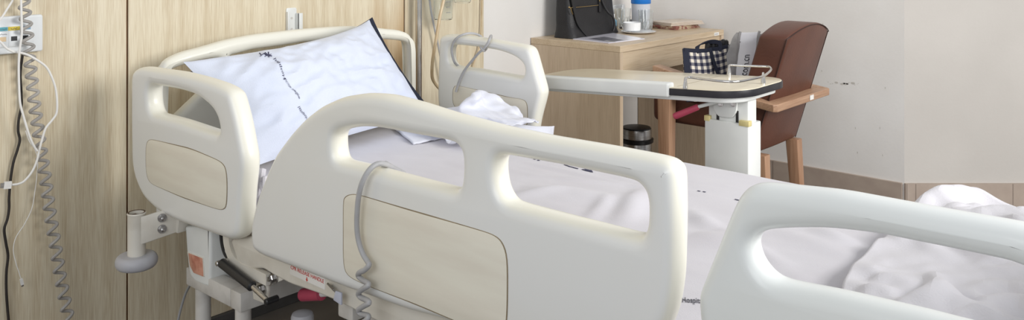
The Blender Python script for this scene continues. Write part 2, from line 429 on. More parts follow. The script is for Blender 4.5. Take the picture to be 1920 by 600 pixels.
W.node_tree.nodes['Background'].inputs[0].default_value = (0.93, 0.96, 1.0, 1); W.node_tree.nodes['Background'].inputs[1].default_value = 0.56
S.view_settings.view_transform = 'Standard'; S.view_settings.look = 'None'; S.view_settings.exposure = 0.0

# ================================================================== HOSPITAL BED
YN, YF = 1.105, 2.175
bed = empty('hospital_bed', (1.2, 1.63, 0.0), 'cream hospital bed with moulded side rails and arched headboard, made up with a white sheet', 'bed')
HALF, BEV = 0.026, 0.021
def rail(outl, holes, Y, panel, label, lim=0.03):
    o = link('side_rail', plate(soft(outl, lim), [soft(h, lim) for h in holes], HALF, BEV, XZ(Y)), 'plastic_cream', bed, label=label)
    return o
def inset(parent, outl, Y, side=-1, lim=0.035):
    """cream insert let into a rail, with the dark joint round it"""
    pl = soft(outl, lim); c = Vector((sum(p[0] for p in pl) / len(pl), sum(p[1] for p in pl) / len(pl)))
    big = [tuple(Vector(p) + (Vector(p) - c).normalized() * 0.0022) for p in pl]
    y = Y + side * (HALF + 0.0002)
    pa = link('insert_panel', plate(pl, [], 0.0012, 0.0004, XZ(y), 1), 'panel_cream', parent)
    link('joint', plate(big, [], 0.0008, 0.0002, XZ(y), 1), 'seam_tan', pa)

# head rail on the viewer's side
hr_out = [(260, 140), (265, 128), (277, 124), (307, 129), (345, 134), (363, 138), (390, 145), (427, 157), (447, 169), (453, 187), (463, 225), (470, 263), (477, 300),
          (470, 367), (467, 430), (461, 444), (448, 448), (427, 441), (357, 417), (313, 397), (283, 369), (267, 333), (261, 300), (260, 220)]
hr_hole = [(293, 157), (312, 160), (345, 166), (370, 173), (388, 181), (413, 202), (424, 222), (428, 249), (407, 243), (347, 223), (312, 214), (300, 210), (294, 194)]
hrn = rail(pxY(hr_out, YN), [pxY(hr_hole, YN)], YN, None, None)
inset(hrn, pxY([(275, 270), (281, 261), (300, 265), (360, 280), (413, 302), (423, 314), (426, 340), (425, 386), (418, 393), (405, 391), (340, 368), (283, 344), (276, 330), (274, 300)], YN - HALF), YN)
# head rail on the far side
hrf_out = [(827, 187), (828, 130), (830, 74), (833, 67), (842, 64), (862, 64), (920, 72), (975, 81), (996, 85), (1004, 93), (1014, 130), (1025, 168), (1024, 180), (1013, 220), (1008, 250),
           (1000, 262), (985, 262), (900, 246), (850, 232), (832, 215)]
hrf_hole = [(850, 90), (856, 83), (870, 84), (907, 88), (943, 94), (970, 104), (986, 116), (991, 130), (987, 143), (975, 141), (940, 135), (900, 128), (873, 125), (857, 122), (850, 112)]
hrf = rail(pxY(hrf_out, YF), [pxY(hrf_hole, YF)], YF, None, None)
inset(hrf, pxY([(850, 160), (866, 162), (955, 183), (980, 186), (988, 193), (989, 215), (988, 238), (975, 236), (860, 206), (849, 195)], YF - HALF), YF)
# long middle rail
mr_out = [(484, 440), (485, 415), (493, 379), (504, 347), (520, 307), (531, 285), (560, 246), (585, 219), (614, 197), (652, 180), (693, 174), (735, 177), (789, 191), (852, 211), (893, 222), (954, 238),
          (1037, 255), (1150, 274), (1240, 291), (1262, 297), (1275, 307), (1282, 324), (1283, 400), (1282, 450), (1280, 520), (1272, 572), (1258, 612), (1235, 640), (1200, 662), (1150, 665), (960, 625), (780, 578), (645, 530), (580, 505), (505, 477), (488, 465)]
mr_a = [(641, 262), (643, 250), (652, 242), (681, 236), (705, 236), (727, 238), (789, 250), (852, 261), (870, 268), (880, 283), (881, 317), (878, 346), (866, 354), (810, 340), (727, 318), (685, 307), (650, 299), (643, 288)]
mr_b = [(944, 302), (948, 291), (960, 288), (1067, 307), (1192, 333), (1210, 341), (1222, 356), (1226, 378), (1225, 418), (1217, 437), (1200, 438), (1150, 425), (1067, 404), (983, 382), (962, 374), (949, 352), (944, 325)]
mrn = rail(pxY(mr_out, YN), [pxY(mr_a, YN), pxY(mr_b, YN)], YN, None, None, 0.02)
inset(mrn, pxY([(645, 378), (648, 370), (657, 365), (672, 365), (780, 398), (890, 429), (925, 440), (941, 453), (951, 482), (951, 560), (949, 612), (935, 622), (900, 620), (780, 569), (692, 536), (655, 519), (645, 500)], YN - HALF), YN)
# foot rail
fr = pxY([(1318, 552), (1326, 530), (1381, 392), (1395, 364), (1408, 349), (1428, 342), (1494, 348), (1580, 357), (1650, 370), (1785, 395), (1920, 418)], YN)
xs = fr[-1][0]; xr = 2.44
fr += [(2.36, 0.878), (2.40, 0.862), (2.43, 0.82), (2.44, 0.66), (2.42, 0.56), (2.36, 0.53), (1.95, 0.53), (1.885, 0.55), (1.85, 0.61)]
fh = pxY([(1421, 462), (1422, 447), (1431, 434), (1449, 427), (1485, 424), (1560, 423), (1650, 433), (1785, 460), (1920, 488)], YN)
fh += [(2.33, 0.80), (2.35, 0.77), (2.34, 0.735)] + pxY([(1920, 628), (1785, 595), (1740, 583), (1580, 546), (1500, 531), (1468, 523), (1447, 510), (1429, 487)], YN)
frn = rail(fr, [fh], YN, None, None, 0.02)
frn.data.materials[0] = MATS['plastic_white']

# arched headboard
XH = 0.125
def mirrorY(pts, c): return [(2 * c - y, z) for y, z in pts]
cH = 1.637
arc = pxX([(316, 108), (340, 97), (373, 89), (420, 75), (470, 65), (520, 59)], XH)
top = arc + [(cH, onX(545, 56, XH).z)] + mirrorY(arc, cH)[::-1]
yL = top[0][0] - 0.03; yR = 2 * cH - yL
out = [(yL, 0.42), (yL - 0.006, 0.65), (yL, top[0][1] - 0.045), (yL + 0.012, top[0][1] - 0.012)] + top + [(yR - 0.012, top[0][1] - 0.012), (yR, top[0][1] - 0.045), (yR + 0.006, 0.65), (yR, 0.42)]
ctop = pxX([(425, 104), (470, 92), (520, 85.5)], XH)
chole = [(ctop[0][0] - 0.004, 0.815)] + ctop + [(cH, ctop[-1][1] + 0.004)] + mirrorY(ctop, cH)[::-1] + [(2 * cH - ctop[0][0] + 0.004, 0.815)]
shole = pxX([(311, 262), (311, 150), (317, 133), (335, 124.5), (385, 111), (412, 108), (416, 124), (380, 170), (322, 225), (312, 240)], XH + 0.012)
link('headboard', plate(soft(out, 0.025), [soft(chole, 0.01), soft(shole, 0.02), soft(mirrorY(shole, cH), 0.02)], 0.024, 0.019, YZ(XH)), 'plastic_cream', bed)

# side frame of the deck, with the flared end under the middle rail
fo = pxY([(440, 447), (453, 488), (462, 497), (477, 502), (502, 501), (520, 513), (553, 530), (603, 547), (640, 562), (700, 592), (760, 622), (1000, 715)], 1.135)
fo += [(2.3, 0.44), (2.3, 0.535), (0.72, 0.535), (0.66, 0.51)]
fo[11] = (fo[10][0] + 0.1, 0.444)
frame = link('side_frame', plate(soft(fo, 0.012), [], 0.012, 0.006, XZ(1.135)), 'metal_cream', bed)
link('side_frame', plate(soft([(0.62, 0.445), (2.3, 0.445), (2.3, 0.535), (0.62, 0.535)], 0.012), [], 0.012, 0.006, XZ(2.135)), 'metal_cream', bed)
# mattress deck and under-frame
d = MB().box((0.2, 1.16, 0.44), (2.32, 2.12, 0.458), 0.004)
for x in (0.5, 0.95, 1.4, 1.85): d.box((x, 1.15, 0.40), (x + 0.05, 2.13, 0.44), 0.004)
d.build('deck', 'metal_grey', bed)
u = MB()
X0, Z0 = 0.615, 0.325
u.box((0.3605, 1.1255, Z0 - 0.0045), (X0 - 0.046, 1.1645, Z0 + 0.0395), 0.003)
u.box((X0 - 0.045, 1.125, Z0 - 0.005), (X0, 2.135, Z0 + 0.04), 0.003)
u.box((0.3605, 2.0955, Z0 - 0.0045), (X0 - 0.046, 2.1345, Z0 + 0.0395), 0.003)
u.box((0.36, 1.165, Z0 - 0.005), (0.40, 2.135, Z0 + 0.04), 0.003)
u.box((0.2, 1.50, 0.20), (2.2, 1.55, 0.25), 0.003).box((0.2, 1.70, 0.20), (2.2, 1.75, 0.25), 0.003)
u.build('under_frame', 'metal_grey', bed)
for (x, y) in ((0.408, 1.146), (0.592, 1.146), (0.408, 2.115), (0.592, 2.115)):
    MB().rod((x, y, 0.05), (x, y, Z0 - 0.005), 0.019, 16).build('leg', 'metal_grey', bed)
for (x, y) in ((1.95, 1.2), (1.95, 2.06)):
    MB().box((x - 0.025, y - 0.025, 0.0), (x + 0.025, y + 0.025, 0.44), 0.004).build('leg', 'metal_grey', bed)
for (x, y) in ((0.408, 1.146), (0.592, 1.146), (0.408, 2.115), (0.592, 2.115)):
    MB().lathe([(0.028, -0.012), (0.05, -0.011), (0.05, 0.011), (0.028, 0.012)], (x, y, 0.05), (0, 1, 0), 20).build('caster', 'black_rubber', bed)
# drive housing with the pink label
hs = MB(); Yh = 1.125
hp = pxY([(343, 418), (352, 470), (357, 510), (364, 522), (385, 528), (398, 470), (391, 420)], Yh)
b = bmesh.new()
prof = pxY([(346, 425), (349, 468), (352, 500), (356, 518), (366, 530), (384, 538), (392, 541), (394, 490), (393, 425)], Yh)
hx = [p for p in prof]
h1 = plate(soft(hx, 0.006), [], 0.115, 0.008, XZ(Yh + 0.115))
hb = bmesh.new(); hb.from_mesh(h1); hs.add(hb)
# wedge-shaped cheek running back and sideways
ck = pxX([(393, 430), (417, 455), (430, 480), (448, 520), (470, 545), (430, 543), (398, 541)], 0.44)
h2 = plate(soft(ck, 0.006), [], 0.012, 0.004, YZ(0.432)); hb = bmesh.new(); hb.from_mesh(h2); hs.add(hb)
housing = hs.build('drive_housing', 'metal_white', bed)
rec = pxY([(352, 471), (382, 483), (384, 519), (364, 511), (357, 500)], Yh)
link('label_recess', plate(soft(rec, 0.003), [], 0.0015, 0.0005, XZ(Yh - 0.0005), 1), 'metal_cream', housing)
lb = pxY([(355, 474), (381, 484), (383, 518), (365, 511), (358, 497)], Yh)
link('label', plate(soft(lb, 0.002), [], 0.0012, 0.0004, XZ(Yh - 0.0018), 1), 'pink_label', housing, label='pinkish worn label')
# clip between the head rail and the housing
MB().hexa([Vector((p[0], y, p[1])) for y in (1.12, 1.17) for p in ()] or
          [Vector((0.318, 1.11, 0.452)), Vector((0.345, 1.11, 0.45)), Vector((0.345, 1.16, 0.45)), Vector((0.318, 1.16, 0.452)),
           Vector((0.305, 1.11, 0.515)), Vector((0.36, 1.11, 0.515)), Vector((0.36, 1.16, 0.515)), Vector((0.305, 1.16, 0.515))], 0.003).build('rail_clip', 'metal_cream', bed)
# curved swing arm of the head rail
ap = [onY(a, b, 1.128) for a, b in ((428, 436), (428, 452), (433, 472), (442, 490), (456, 503), (478, 512), (503, 524))]
am = MB(); am.ribbon(spline(ap, 6), 0.030, 0.010, (0.55, 0, 0.85)) if False else am.ribbon(spline(ap, 6), 0.012, 0.026, (0, 1, 0))
am.build('swing_arm', 'metal_cream', bed)
# cable behind the arm
ap = [onY(a, b, 1.15) for a, b in ((414, 440), (417, 462), (424, 480), (440, 498), (462, 508))]
MB().tube(spline(ap, 6), 0.004, 8).build('arm_cable', 'black_rubber', bed)
# gas strut
g0, g1, g2 = onY(415, 492, 1.105), onY(474, 538, 1.105), onY(503, 565, 1.105)
gs = MB(); gs.rod(g0, g1, 0.0115, 20, 0.004)
strut = gs.build('gas_strut', 'black_plastic', bed)
MB().rod(g1, g2, 0.006, 12).build('piston_rod', 'steel_brushed', strut)
MB().rod(g0 + Vector((0, -0.014, 0)), g0 + Vector((0, 0.03, 0)), 0.006, 14, 0.002).build('pivot_pin', 'steel_brushed', strut)
MB().rod(g2 + Vector((0, -0.008, 0)), g2 + Vector((0, 0.025, 0)), 0.0075, 14, 0.002).build('pivot_pin', 'black_plastic', strut)
# bolt plates under the deck
bp = pxY([(501, 502), (504, 537), (533, 524), (537, 520), (520, 512), (503, 503)], 1.145)
pl_ = link('bolt_plate', plate(soft(bp, 0.003), [], 0.003, 0.001, XZ(1.145), 1), 'metal_cream', bed)
bp2 = pxY([(475, 540), (477, 560), (497, 568), (505, 560), (504, 528), (480, 530)], 1.135)
pl2 = link('bolt_plate', plate(soft(bp2, 0.003), [], 0.003, 0.001, XZ(1.135), 1), 'metal_cream', bed)
def bolt(parent, px, py, Y, r=0.010):
    p = onY(px, py, Y); m = MB()
    m.lathe([(r * 1.5, 0), (r * 1.5, 0.003)], p, (0, -1, 0), 20)
    m.lathe([(r, 0.003), (r, 0.010), (r * 0.8, 0.012)], p, (0, -1, 0), 6); m.lathe([(r * 0.5, 0.012), (r * 0.5, 0.017)], p, (0, -1, 0), 12)
    m.build('bolt', 'steel_brushed', parent)
bolt(pl_, 514, 520, 1.141); bolt(pl2, 492, 541, 1.131)
# CPR label, hook and release handle on the side frame
Yl = 1.1225
c0 = onY(576, 518, Yl); ex = (onY(607, 533, Yl) - onY(545, 505.5, Yl)); ang = math.atan2(ex.z, ex.x); LW = ex.length
ML = Matrix.Translation(c0) @ Matrix.Rotation(-ang, 4, 'Y') @ Matrix.Rotation(math.radians(90), 4, 'X')
lab = link('cpr_label', plate(rrect(-LW * 0.53, -0.012, LW * 0.53, 0.012, 0.002), [], 0.0006, 0.0002, ML, 1), 'sticker_white', frame, label='white sticker reading CPR RELEASE HANDLE in red')
t = text_mesh('CPR RELEASE HANDLE', 0.0115, None, 0.0002)
w = max(v.co.x for v in t.vertices) - min(v.co.x for v in t.vertices)
for v in t.vertices: v.co = Vector((v.co.x * LW / w, v.co.y + 0.0045, v.co.z + 0.0009))
tb = bmesh.new(); tb.from_mesh(t)
ar = [(0.0015, -0.002), (0.0015, -0.0065), (0.0042, -0.0065), (0, -0.0115), (-0.0042, -0.0065), (-0.0015, -0.0065), (-0.0015, -0.002)]
f = tb.faces.new([tb.verts.new((a, b, 0.0011)) for a, b in ar[::-1]])
bmesh.ops.transform(tb, matrix=ML, verts=tb.verts)
tm = bpy.data.meshes.new('t'); tb.to_mesh(tm); tb.free()
link('lettering', tm, 'red_ink', frame, smooth=False)
hk = MB(); h0, h1, h2 = onY(617, 534, 1.118), onY(628, 546, 1.108), onY(632, 560, 1.100)
hk.ribbon(spline([h0, h0.lerp(h1, 0.6), h1], 5), 0.012, 0.004, (0.6, -0.6, 0.4))
hook = hk.build('cord_hook', 'steel_brushed', bed)
hp = [onY(a, b, 1.102) for a, b in ((630, 545), (641, 549), (641, 572), (626, 562))]
hf = MB().hexa([Vector((p.x, y, p.z)) for y in (1.100, 1.104) for p in hp][:8], 0.001)
hf.build('hook_flag', 'label_blue', hook)
MATS['flag_grey'] = mat('flag_grey', (196, 200, 214), 0.5, rgb2=(186, 190, 206), scale=12)
bpy.data.objects['hook_flag'].data.materials[0] = MATS['flag_grey']
p0, p1, p2 = onY(566, 553, 1.21), onY(603, 551, 1.21), onY(630, 548, 1.21)
hd = MB().tube([p1.lerp(p2, -0.1), p2], 0.007, 12).build('cpr_handle', 'metal_white', bed)
MB().tube([p0, p0.lerp(p1, 0.05), p0.lerp(p1, 0.5), p1], [0.011, 0.0145, 0.0145, 0.0145], 16).build('grip', 'pink_grip', hd, label='pink rubber grip')
# blocks under the deck at the middle of the bed
m = MB()
q = [onY(a, b, 1.15) for a, b in ((702, 565), (738, 575), (738, 640), (690, 610))]
m.hexa([Vector((p.x, y, p.z)) for y in (1.147, 1.19) for p in q], 0.003)
m.build('actuator_bracket', 'metal_grey', bed)
# foot pedal knob
k = onZ(567, 592, 0.30)
m = MB(); m.rod((k.x, k.y + 0.02, 0.23), (k.x, k.y, 0.285), 0.012); m.lathe([(0.0, 0.312), (0.012, 0.311), (0.024, 0.306), (0.027, 0.298), (0.027, 0.285), (0.02, 0.283)], (k.x, k.y, 0), (0, 0, 1), 24)
m.build('pedal_knob', 'grey_rubber', bed)
m = MB(); q0, q1 = onZ(575, 603, 0.24), onZ(680, 582, 0.24)
m.tube([(0.82, 1.5, 0.22), (k.x, k.y, 0.235)], 0.012); m.build('pedal_bar', 'metal_grey', bed)

# bumper roller at the head corner
bm_ = MB(); Yb = 1.03
c = onY(256, 400, Yb); zt = c.z; zb = onY(256, 476, Yb).z; xb = c.x; R = 0.0455 * 0.93
R = 0.0215
bm_.lathe([(R * 0.8, zb - 0.02), (R, zb - 0.02), (R, zt - 0.004), (R * 1.06, zt), (R * 1.0, zt + 0.003), (R * 0.8, zt + 0.002), (R * 0.78, zt - 0.03), (0, zt - 0.03)], (xb, Yb, 0), (0, 0, 1), 32)
post = bm_.build('bumper_post', 'metal_cream', bed)
rw = MB()
rw.lathe([(R * 0.82, zt + 0.0028), (R * 0.98, zt + 0.0034)], (xb, Yb, 0), (0, 0, 1), 32, False, False)
rw.lathe([(0, zt - 0.026), (R * 0.77, zt - 0.026)], (xb, Yb, 0), (0, 0, 1), 24, False, False)
rw.box((xb - R * 0.7, Yb - 0.005, zt - 0.026), (xb + R * 0.7, Yb + 0.005, zt - 0.004), 0.001)
rw.build('rusty_rim', 'rust', post)
RO = 0.0505; zc = onY(258, 490, Yb).z; hh = 0.0165
prof = []
for k in range(13):
    t = math.pi * (-0.5 + k / 12); prof.append((RO - hh * 0.8 + hh * 0.8 * math.cos(t), zc + hh * math.sin(t)))
MB().lathe([(R * 0.8, zc - hh * 0.9)] + prof + [(R * 0.9, zc + hh * 0.95)], (xb, Yb, 0), (0, 0, 1), 40).build('bumper_wheel', 'grey_rubber', post, label='grey rubber bumper ring')
a0 = onY(277, 402, Yb); 
br = MB().hexa([(xb + 0.02, Yb - 0.003, zt - 0.075), (0.345, 1.125, zt - 0.055), (0.335, 1.132, zt - 0.055), (xb + 0.02, Yb + 0.006, zt - 0.075),
                (xb + 0.02, Yb - 0.003, zt - 0.005), (0.345, 1.125, zt + 0.01), (0.335, 1.132, zt + 0.01), (xb + 0.02, Yb + 0.006, zt - 0.005)], 0.002)
brk = br.build('bumper_bracket', 'metal_cream', bed)
dv = (Vector((0.345, 1.125, 0)) - Vector((xb + 0.02, Yb - 0.003, 0))).normalized(); nv = Vector((dv.y, -dv.x, 0))
for dz in (0.0, -0.028):
    p = Vector((xb + 0.02, Yb - 0.003, 0)).lerp(Vector((0.345, 1.125, 0)), 0.52); p.z = zt - 0.015 + dz
    m = MB(); m.lathe([(0.011, 0), (0.011, 0.002)], p, nv, 18); m.lathe([(0.0085, 0.002), (0.0085, 0.008)], p, nv, 6); m.lathe([(0.0045, 0.008), (0.0045, 0.013), (0.003, 0.014)], p, nv, 12)
    m.build('bolt', 'steel_brushed', brk)
# footboard beyond the frame of the picture
link('footboard', plate(soft([(1.17, 0.45), (1.17, 0.84), (1.3, 0.88), (1.97, 0.88), (2.1, 0.84), (2.1, 0.45)], 0.03), [], 0.02, 0.016, YZ(2.40)), 'plastic_cream', bed)
# folds of the two loose cloths: grid size, then x, y - 1 m and z of every vertex in millimetres
GOWN = (30, 28, [
288,878,638,295,885,648,294,885,632,291,894,635,294,907,636,292,913,626,301,925,628,300,932,618,308,940,628,306,950,623,314,959,630,318,968,624,325,974,633,323,983,626,329,984,621,329,994,629,331,1003,623,341,1000,616,346,1004,605,349,1005,604,353,1010,594,356,1026,594,357,1032,605,362,1044,600,359,1041,615,364,1042,630,366,1056,621,362,1067,628,365,1081,620,
299,869,644,298,876,632,305,890,634,302,894,625,309,904,628,305,908,617,312,916,620,314,927,622,314,938,617,321,942,627,322,953,622,330,959,629,332,968,621,338,974,631,339,980,630,340,987,620,344,997,628,349,1010,626,358,1004,617,359,1016,612,367,1009,602,372,1022,596,371,1026,607,375,1034,605,373,1045,612,374,1050,617,379,1054,631,377,1066,624,378,1078,630,
308,866,639,312,878,636,311,879,623,317,890,627,313,895,614,323,905,620,320,913,610,322,926,609,329,931,617,330,942,612,337,948,620,341,952,620,344,961,628,346,969,618,349,981,616,355,983,630,354,991,619,360,1000,627,365,1010,628,374,1014,617,376,1020,612,385,1014,604,385,1022,613,383,1034,616,388,1045,609,389,1048,623,386,1063,617,393,1065,631,388,1075,622,
320,870,644,320,868,630,323,878,630,325,881,616,327,892,614,330,901,606,335,912,614,335,920,601,337,932,604,342,938,612,346,949,607,348,959,607,356,956,617,359,966,626,363,976,618,362,982,627,365,985,627,368,995,627,378,1001,620,383,1007,619,386,1020,628,395,1014,617,401,1025,612,400,1034,612,399,1040,618,402,1050,616,398,1061,628,403,1073,620,403,1080,631,
332,862,642,332,868,628,331,879,632,332,888,628,341,883,614,342,896,607,346,908,614,348,922,612,352,924,598,351,938,600,358,939,615,363,951,607,368,964,609,374,960,624,370,970,633,380,980,625,378,987,636,383,991,635,385,1003,633,398,999,624,398,1008,630,404,1017,628,408,1028,623,414,1033,614,413,1046,614,407,1045,629,410,1057,622,415,1066,632,418,1075,622,
345,862,634,341,874,635,344,882,625,342,894,634,348,897,621,350,900,614,359,903,605,358,916,605,363,929,613,362,934,609,369,947,603,372,945,619,381,954,613,388,964,620,385,966,636,394,973,633,391,978,642,398,987,634,397,995,644,402,1009,639,412,1003,629,419,1014,631,419,1020,630,424,1032,627,427,1042,624,420,1043,637,424,1049,627,428,1061,623,430,1071,634,
358,866,629,357,874,639,358,881,628,359,890,634,360,903,630,364,898,615,366,914,619,376,916,608,376,922,610,379,934,603,378,939,614,387,948,609,390,945,624,394,960,627,396,959,640,403,967,644,409,979,645,406,989,649,414,992,638,415,1002,645,420,1014,641,429,1010,631,435,1023,621,433,1024,637,438,1037,633,435,1048,641,438,1057,635,444,1055,625,445,1070,627,
367,863,644,373,874,634,372,886,638,374,887,625,377,898,633,378,894,618,380,906,622,388,912,611,392,923,617,394,928,604,390,931,621,401,941,610,399,945,623,410,959,624,412,955,640,413,963,651,416,972,653,420,981,650,419,992,654,430,994,641,429,1006,650,434,1009,641,444,1015,634,451,1030,636,443,1033,648,444,1042,648,451,1055,645,459,1055,634,455,1068,642,
375,860,629,381,867,640,388,882,641,386,878,626,390,890,633,392,890,624,394,900,625,400,906,620,404,914,610,411,928,608,406,926,625,414,936,621,413,950,622,415,948,639,427,962,636,428,960,651,430,969,648,431,977,657,434,988,655,438,996,656,445,999,648,447,1008,650,449,1013,651,459,1019,644,459,1030,650,458,1041,653,463,1048,653,472,1053,645,469,1064,651,
385,858,627,390,865,638,397,869,635,402,876,626,403,882,634,408,893,628,409,897,619,411,904,619,413,913,625,421,920,618,422,931,623,424,937,630,429,946,625,431,956,634,435,950,645,443,960,652,445,968,656,445,980,647,445,977,663,448,989,664,459,994,655,456,1005,664,465,1005,649,463,1016,658,473,1023,652,469,1033,660,477,1039,648,476,1050,658,486,1059,649,
396,846,627,401,853,636,403,860,628,408,870,622,416,879,621,418,884,632,426,892,622,422,901,630,426,907,618,428,915,628,436,924,622,438,931,632,444,943,624,448,953,634,448,950,643,456,961,646,456,964,657,462,977,648,462,976,658,458,979,673,466,988,668,470,996,670,476,1002,662,480,1013,656,481,1020,659,485,1032,656,486,1041,662,493,1047,655,493,1056,664,
406,838,636,411,846,625,418,855,634,421,863,625,424,872,633,430,877,620,434,886,631,433,896,624,439,906,629,442,914,618,444,916,633,449,927,624,454,937,632,463,947,627,462,944,643,464,953,652,472,964,651,468,969,663,478,979,659,475,974,673,472,985,683,482,989,671,488,1002,674,495,1006,659,490,1014,670,499,1024,662,495,1037,674,506,1039,660,507,1048,669,
417,830,633,423,841,625,429,852,628,432,857,630,436,866,626,441,874,634,445,887,629,446,894,620,453,897,626,456,909,628,457,918,622,462,920,634,464,926,635,474,935,632,471,943,647,480,951,650,476,954,663,483,963,664,481,968,674,493,977,669,488,976,684,488,992,686,497,993,678,508,999,669,505,1008,678,507,1022,678,511,1029,677,515,1041,674,522,1045,663,
431,826,624,432,837,634,437,849,629,439,853,616,448,863,624,448,874,617,456,879,623,459,891,624,460,901,612,471,902,624,470,915,615,476,916,632,480,928,628,478,924,644,481,932,655,493,940,657,491,943,668,499,953,671,494,956,682,496,968,688,509,977,684,501,981,698,501,997,697,514,994,686,514,1003,685,515,1019,680,524,1023,670,526,1034,684,534,1038,671,
437,834,638,445,832,624,445,842,620,452,853,628,455,856,616,460,869,612,462,882,607,471,883,618,475,894,620,477,902,607,486,911,614,486,905,630,493,919,630,492,921,644,495,922,657,503,933,666,510,941,671,506,940,686,514,950,688,510,953,698,513,962,703,522,976,704,512,989,714,520,1001,705,530,1000,692,523,1018,696,531,1011,679,535,1026,686,544,1034,675,
444,820,634,453,830,631,456,841,624,460,848,615,466,858,621,468,865,610,476,875,615,478,883,604,488,888,616,490,896,605,494,902,617,500,911,622,498,905,636,496,905,652,511,919,657,508,921,679,524,929,683,528,934,693,522,934,706,530,943,708,522,947,718,528,960,720,523,978,725,526,997,724,539,992,706,535,1013,708,538,1007,692,547,1016,683,550,1030,686,
459,814,629,459,823,622,464,832,617,470,840,624,478,849,619,479,862,615,484,868,604,490,875,612,494,885,602,501,888,615,506,900,610,506,900,626,512,910,636,513,908,653,511,906,671,526,916,683,523,917,702,535,922,710,529,918,724,539,927,728,542,935,730,527,941,738,528,964,742,537,984,736,546,990,722,549,1008,719,550,1003,706,556,1012,694,562,1022,685,
469,811,618,474,822,628,474,823,614,482,831,615,483,844,616,488,852,607,496,861,614,500,865,602,504,873,610,513,887,604,515,891,618,518,900,621,514,896,638,524,902,653,524,902,671,523,903,694,532,900,708,546,903,716,548,906,730,549,912,738,558,919,738,546,930,748,538,947,739,538,967,726,551,979,731,563,998,725,566,1009,709,563,999,697,573,1010,690,
485,805,620,491,814,626,491,819,615,494,828,619,499,841,616,500,843,606,504,851,604,511,859,610,515,868,606,518,876,617,527,886,612,533,893,624,523,885,632,535,892,653,538,898,678,525,887,699,539,891,711,544,891,728,561,894,733,555,895,748,563,909,749,564,926,750,556,944,737,543,952,716,556,967,719,570,984,718,577,1002,710,580,1002,696,576,997,680,
498,799,629,500,805,617,504,816,625,507,820,612,512,829,618,514,836,608,517,846,615,522,852,603,526,863,612,532,868,612,536,878,619,540,889,619,538,877,633,535,875,656,550,887,676,531,874,690,542,875,710,552,882,727,561,888,732,572,892,742,574,905,737,575,920,738,555,932,734,558,947,715,562,964,704,574,977,709,577,993,696,588,1007,698,587,1008,681,
512,795,629,514,807,625,516,812,614,522,822,620,523,826,607,527,836,617,528,840,604,535,849,610,539,857,602,545,865,605,547,866,619,556,881,617,553,877,632,550,868,651,558,872,670,541,862,683,544,860,706,558,868,720,570,878,728,583,887,727,580,902,727,568,916,722,564,931,718,556,943,701,573,956,693,588,971,702,588,985,690,600,995,694,602,1006,684,
521,789,618,529,797,626,528,803,614,536,812,619,537,819,605,538,831,608,538,841,616,548,839,603,547,850,612,557,858,610,564,870,616,566,881,626,556,892,640,555,878,657,562,856,663,557,851,679,549,861,689,552,872,704,560,882,713,571,892,708,560,898,714,557,914,705,574,926,702,570,938,686,587,952,693,599,970,699,601,981,690,610,996,680,615,1002,694,
535,783,628,538,791,620,543,798,624,544,806,614,551,819,612,548,829,619,555,835,612,556,843,620,565,850,614,558,853,628,568,866,627,562,871,640,572,886,638,570,875,652,572,870,668,578,851,679,567,864,686,565,876,693,564,888,687,563,896,691,572,909,691,581,919,696,578,928,680,591,945,678,598,957,678,610,974,686,619,983,691,618,991,679,629,1001,685,
543,790,613,549,783,625,552,797,626,557,808,620,556,816,627,564,822,620,563,830,628,568,836,630,577,843,625,577,855,629,572,857,641,576,864,646,584,875,637,586,873,649,584,862,660,588,866,671,588,867,684,583,881,684,588,890,688,588,900,680,593,909,688,597,920,678,603,931,685,610,943,670,617,956,678,626,964,689,627,979,680,633,989,676,632,1000,670,
558,788,608,558,794,617,567,794,628,565,799,630,568,809,638,576,815,628,575,822,636,583,829,631,581,836,640,590,846,634,587,849,647,592,861,651,597,864,637,601,874,648,601,864,660,595,878,665,604,872,674,602,883,676,607,892,679,612,902,685,610,911,677,616,920,684,622,928,684,624,941,679,632,948,672,637,959,678,633,971,667,635,985,660,647,993,669,
568,779,614,569,790,617,574,799,616,577,804,620,582,802,632,585,811,641,592,820,635,588,823,648,598,832,642,595,839,650,603,846,643,607,855,655,611,860,641,611,872,649,618,866,664,613,880,660,616,885,670,622,882,679,622,894,669,630,901,676,628,910,670,636,916,682,635,930,673,641,937,675,644,949,683,644,956,670,647,968,673,648,974,662,649,984,653,
573,779,601,577,789,610,582,789,620,587,794,621,593,805,625,596,801,637,599,812,646,602,822,641,604,823,656,607,836,660,614,840,648,618,851,644,620,860,655,625,871,646,629,877,656,631,883,661,629,891,658,637,883,668,641,891,674,643,901,669,646,912,663,652,918,675,651,928,668,650,941,674,655,948,680,658,957,672,657,962,660,661,975,666,660,986,660,
579,769,608,586,781,608,595,789,610,596,787,622,600,792,624,606,797,636,610,801,645,615,814,650,616,825,645,622,832,655,624,838,654,627,850,655,632,856,646,638,863,653,643,870,647,648,884,656,646,890,650,646,898,661,654,890,671,655,903,674,659,913,675,663,920,663,664,926,675,663,935,665,667,950,672,668,952,665,671,963,666,669,977,666,672,986,656,
592,764,603,599,776,603,600,778,614,610,785,612,611,796,614,613,803,626,624,799,638,619,812,638,629,816,650,633,822,652,635,836,652,637,846,643,645,850,654,650,857,641,652,871,645,660,871,660,663,881,655,664,890,656,662,902,660,670,902,670,676,910,678,679,918,668,678,928,676,681,939,668,679,945,675,682,954,673,683,960,662,680,975,656,684,984,667,
599,760,611,612,767,606,612,771,619,613,782,622,626,786,615,627,797,625,630,811,624,634,813,634,635,822,636,647,819,646,643,832,643,650,837,651,656,843,638,661,853,644,670,864,648,671,869,650,673,882,655,678,887,668,680,896,657,680,909,656,688,909,666,696,916,676,690,928,670,695,937,679,696,948,677,694,950,666,691,962,659,695,973,664,694,981,655,
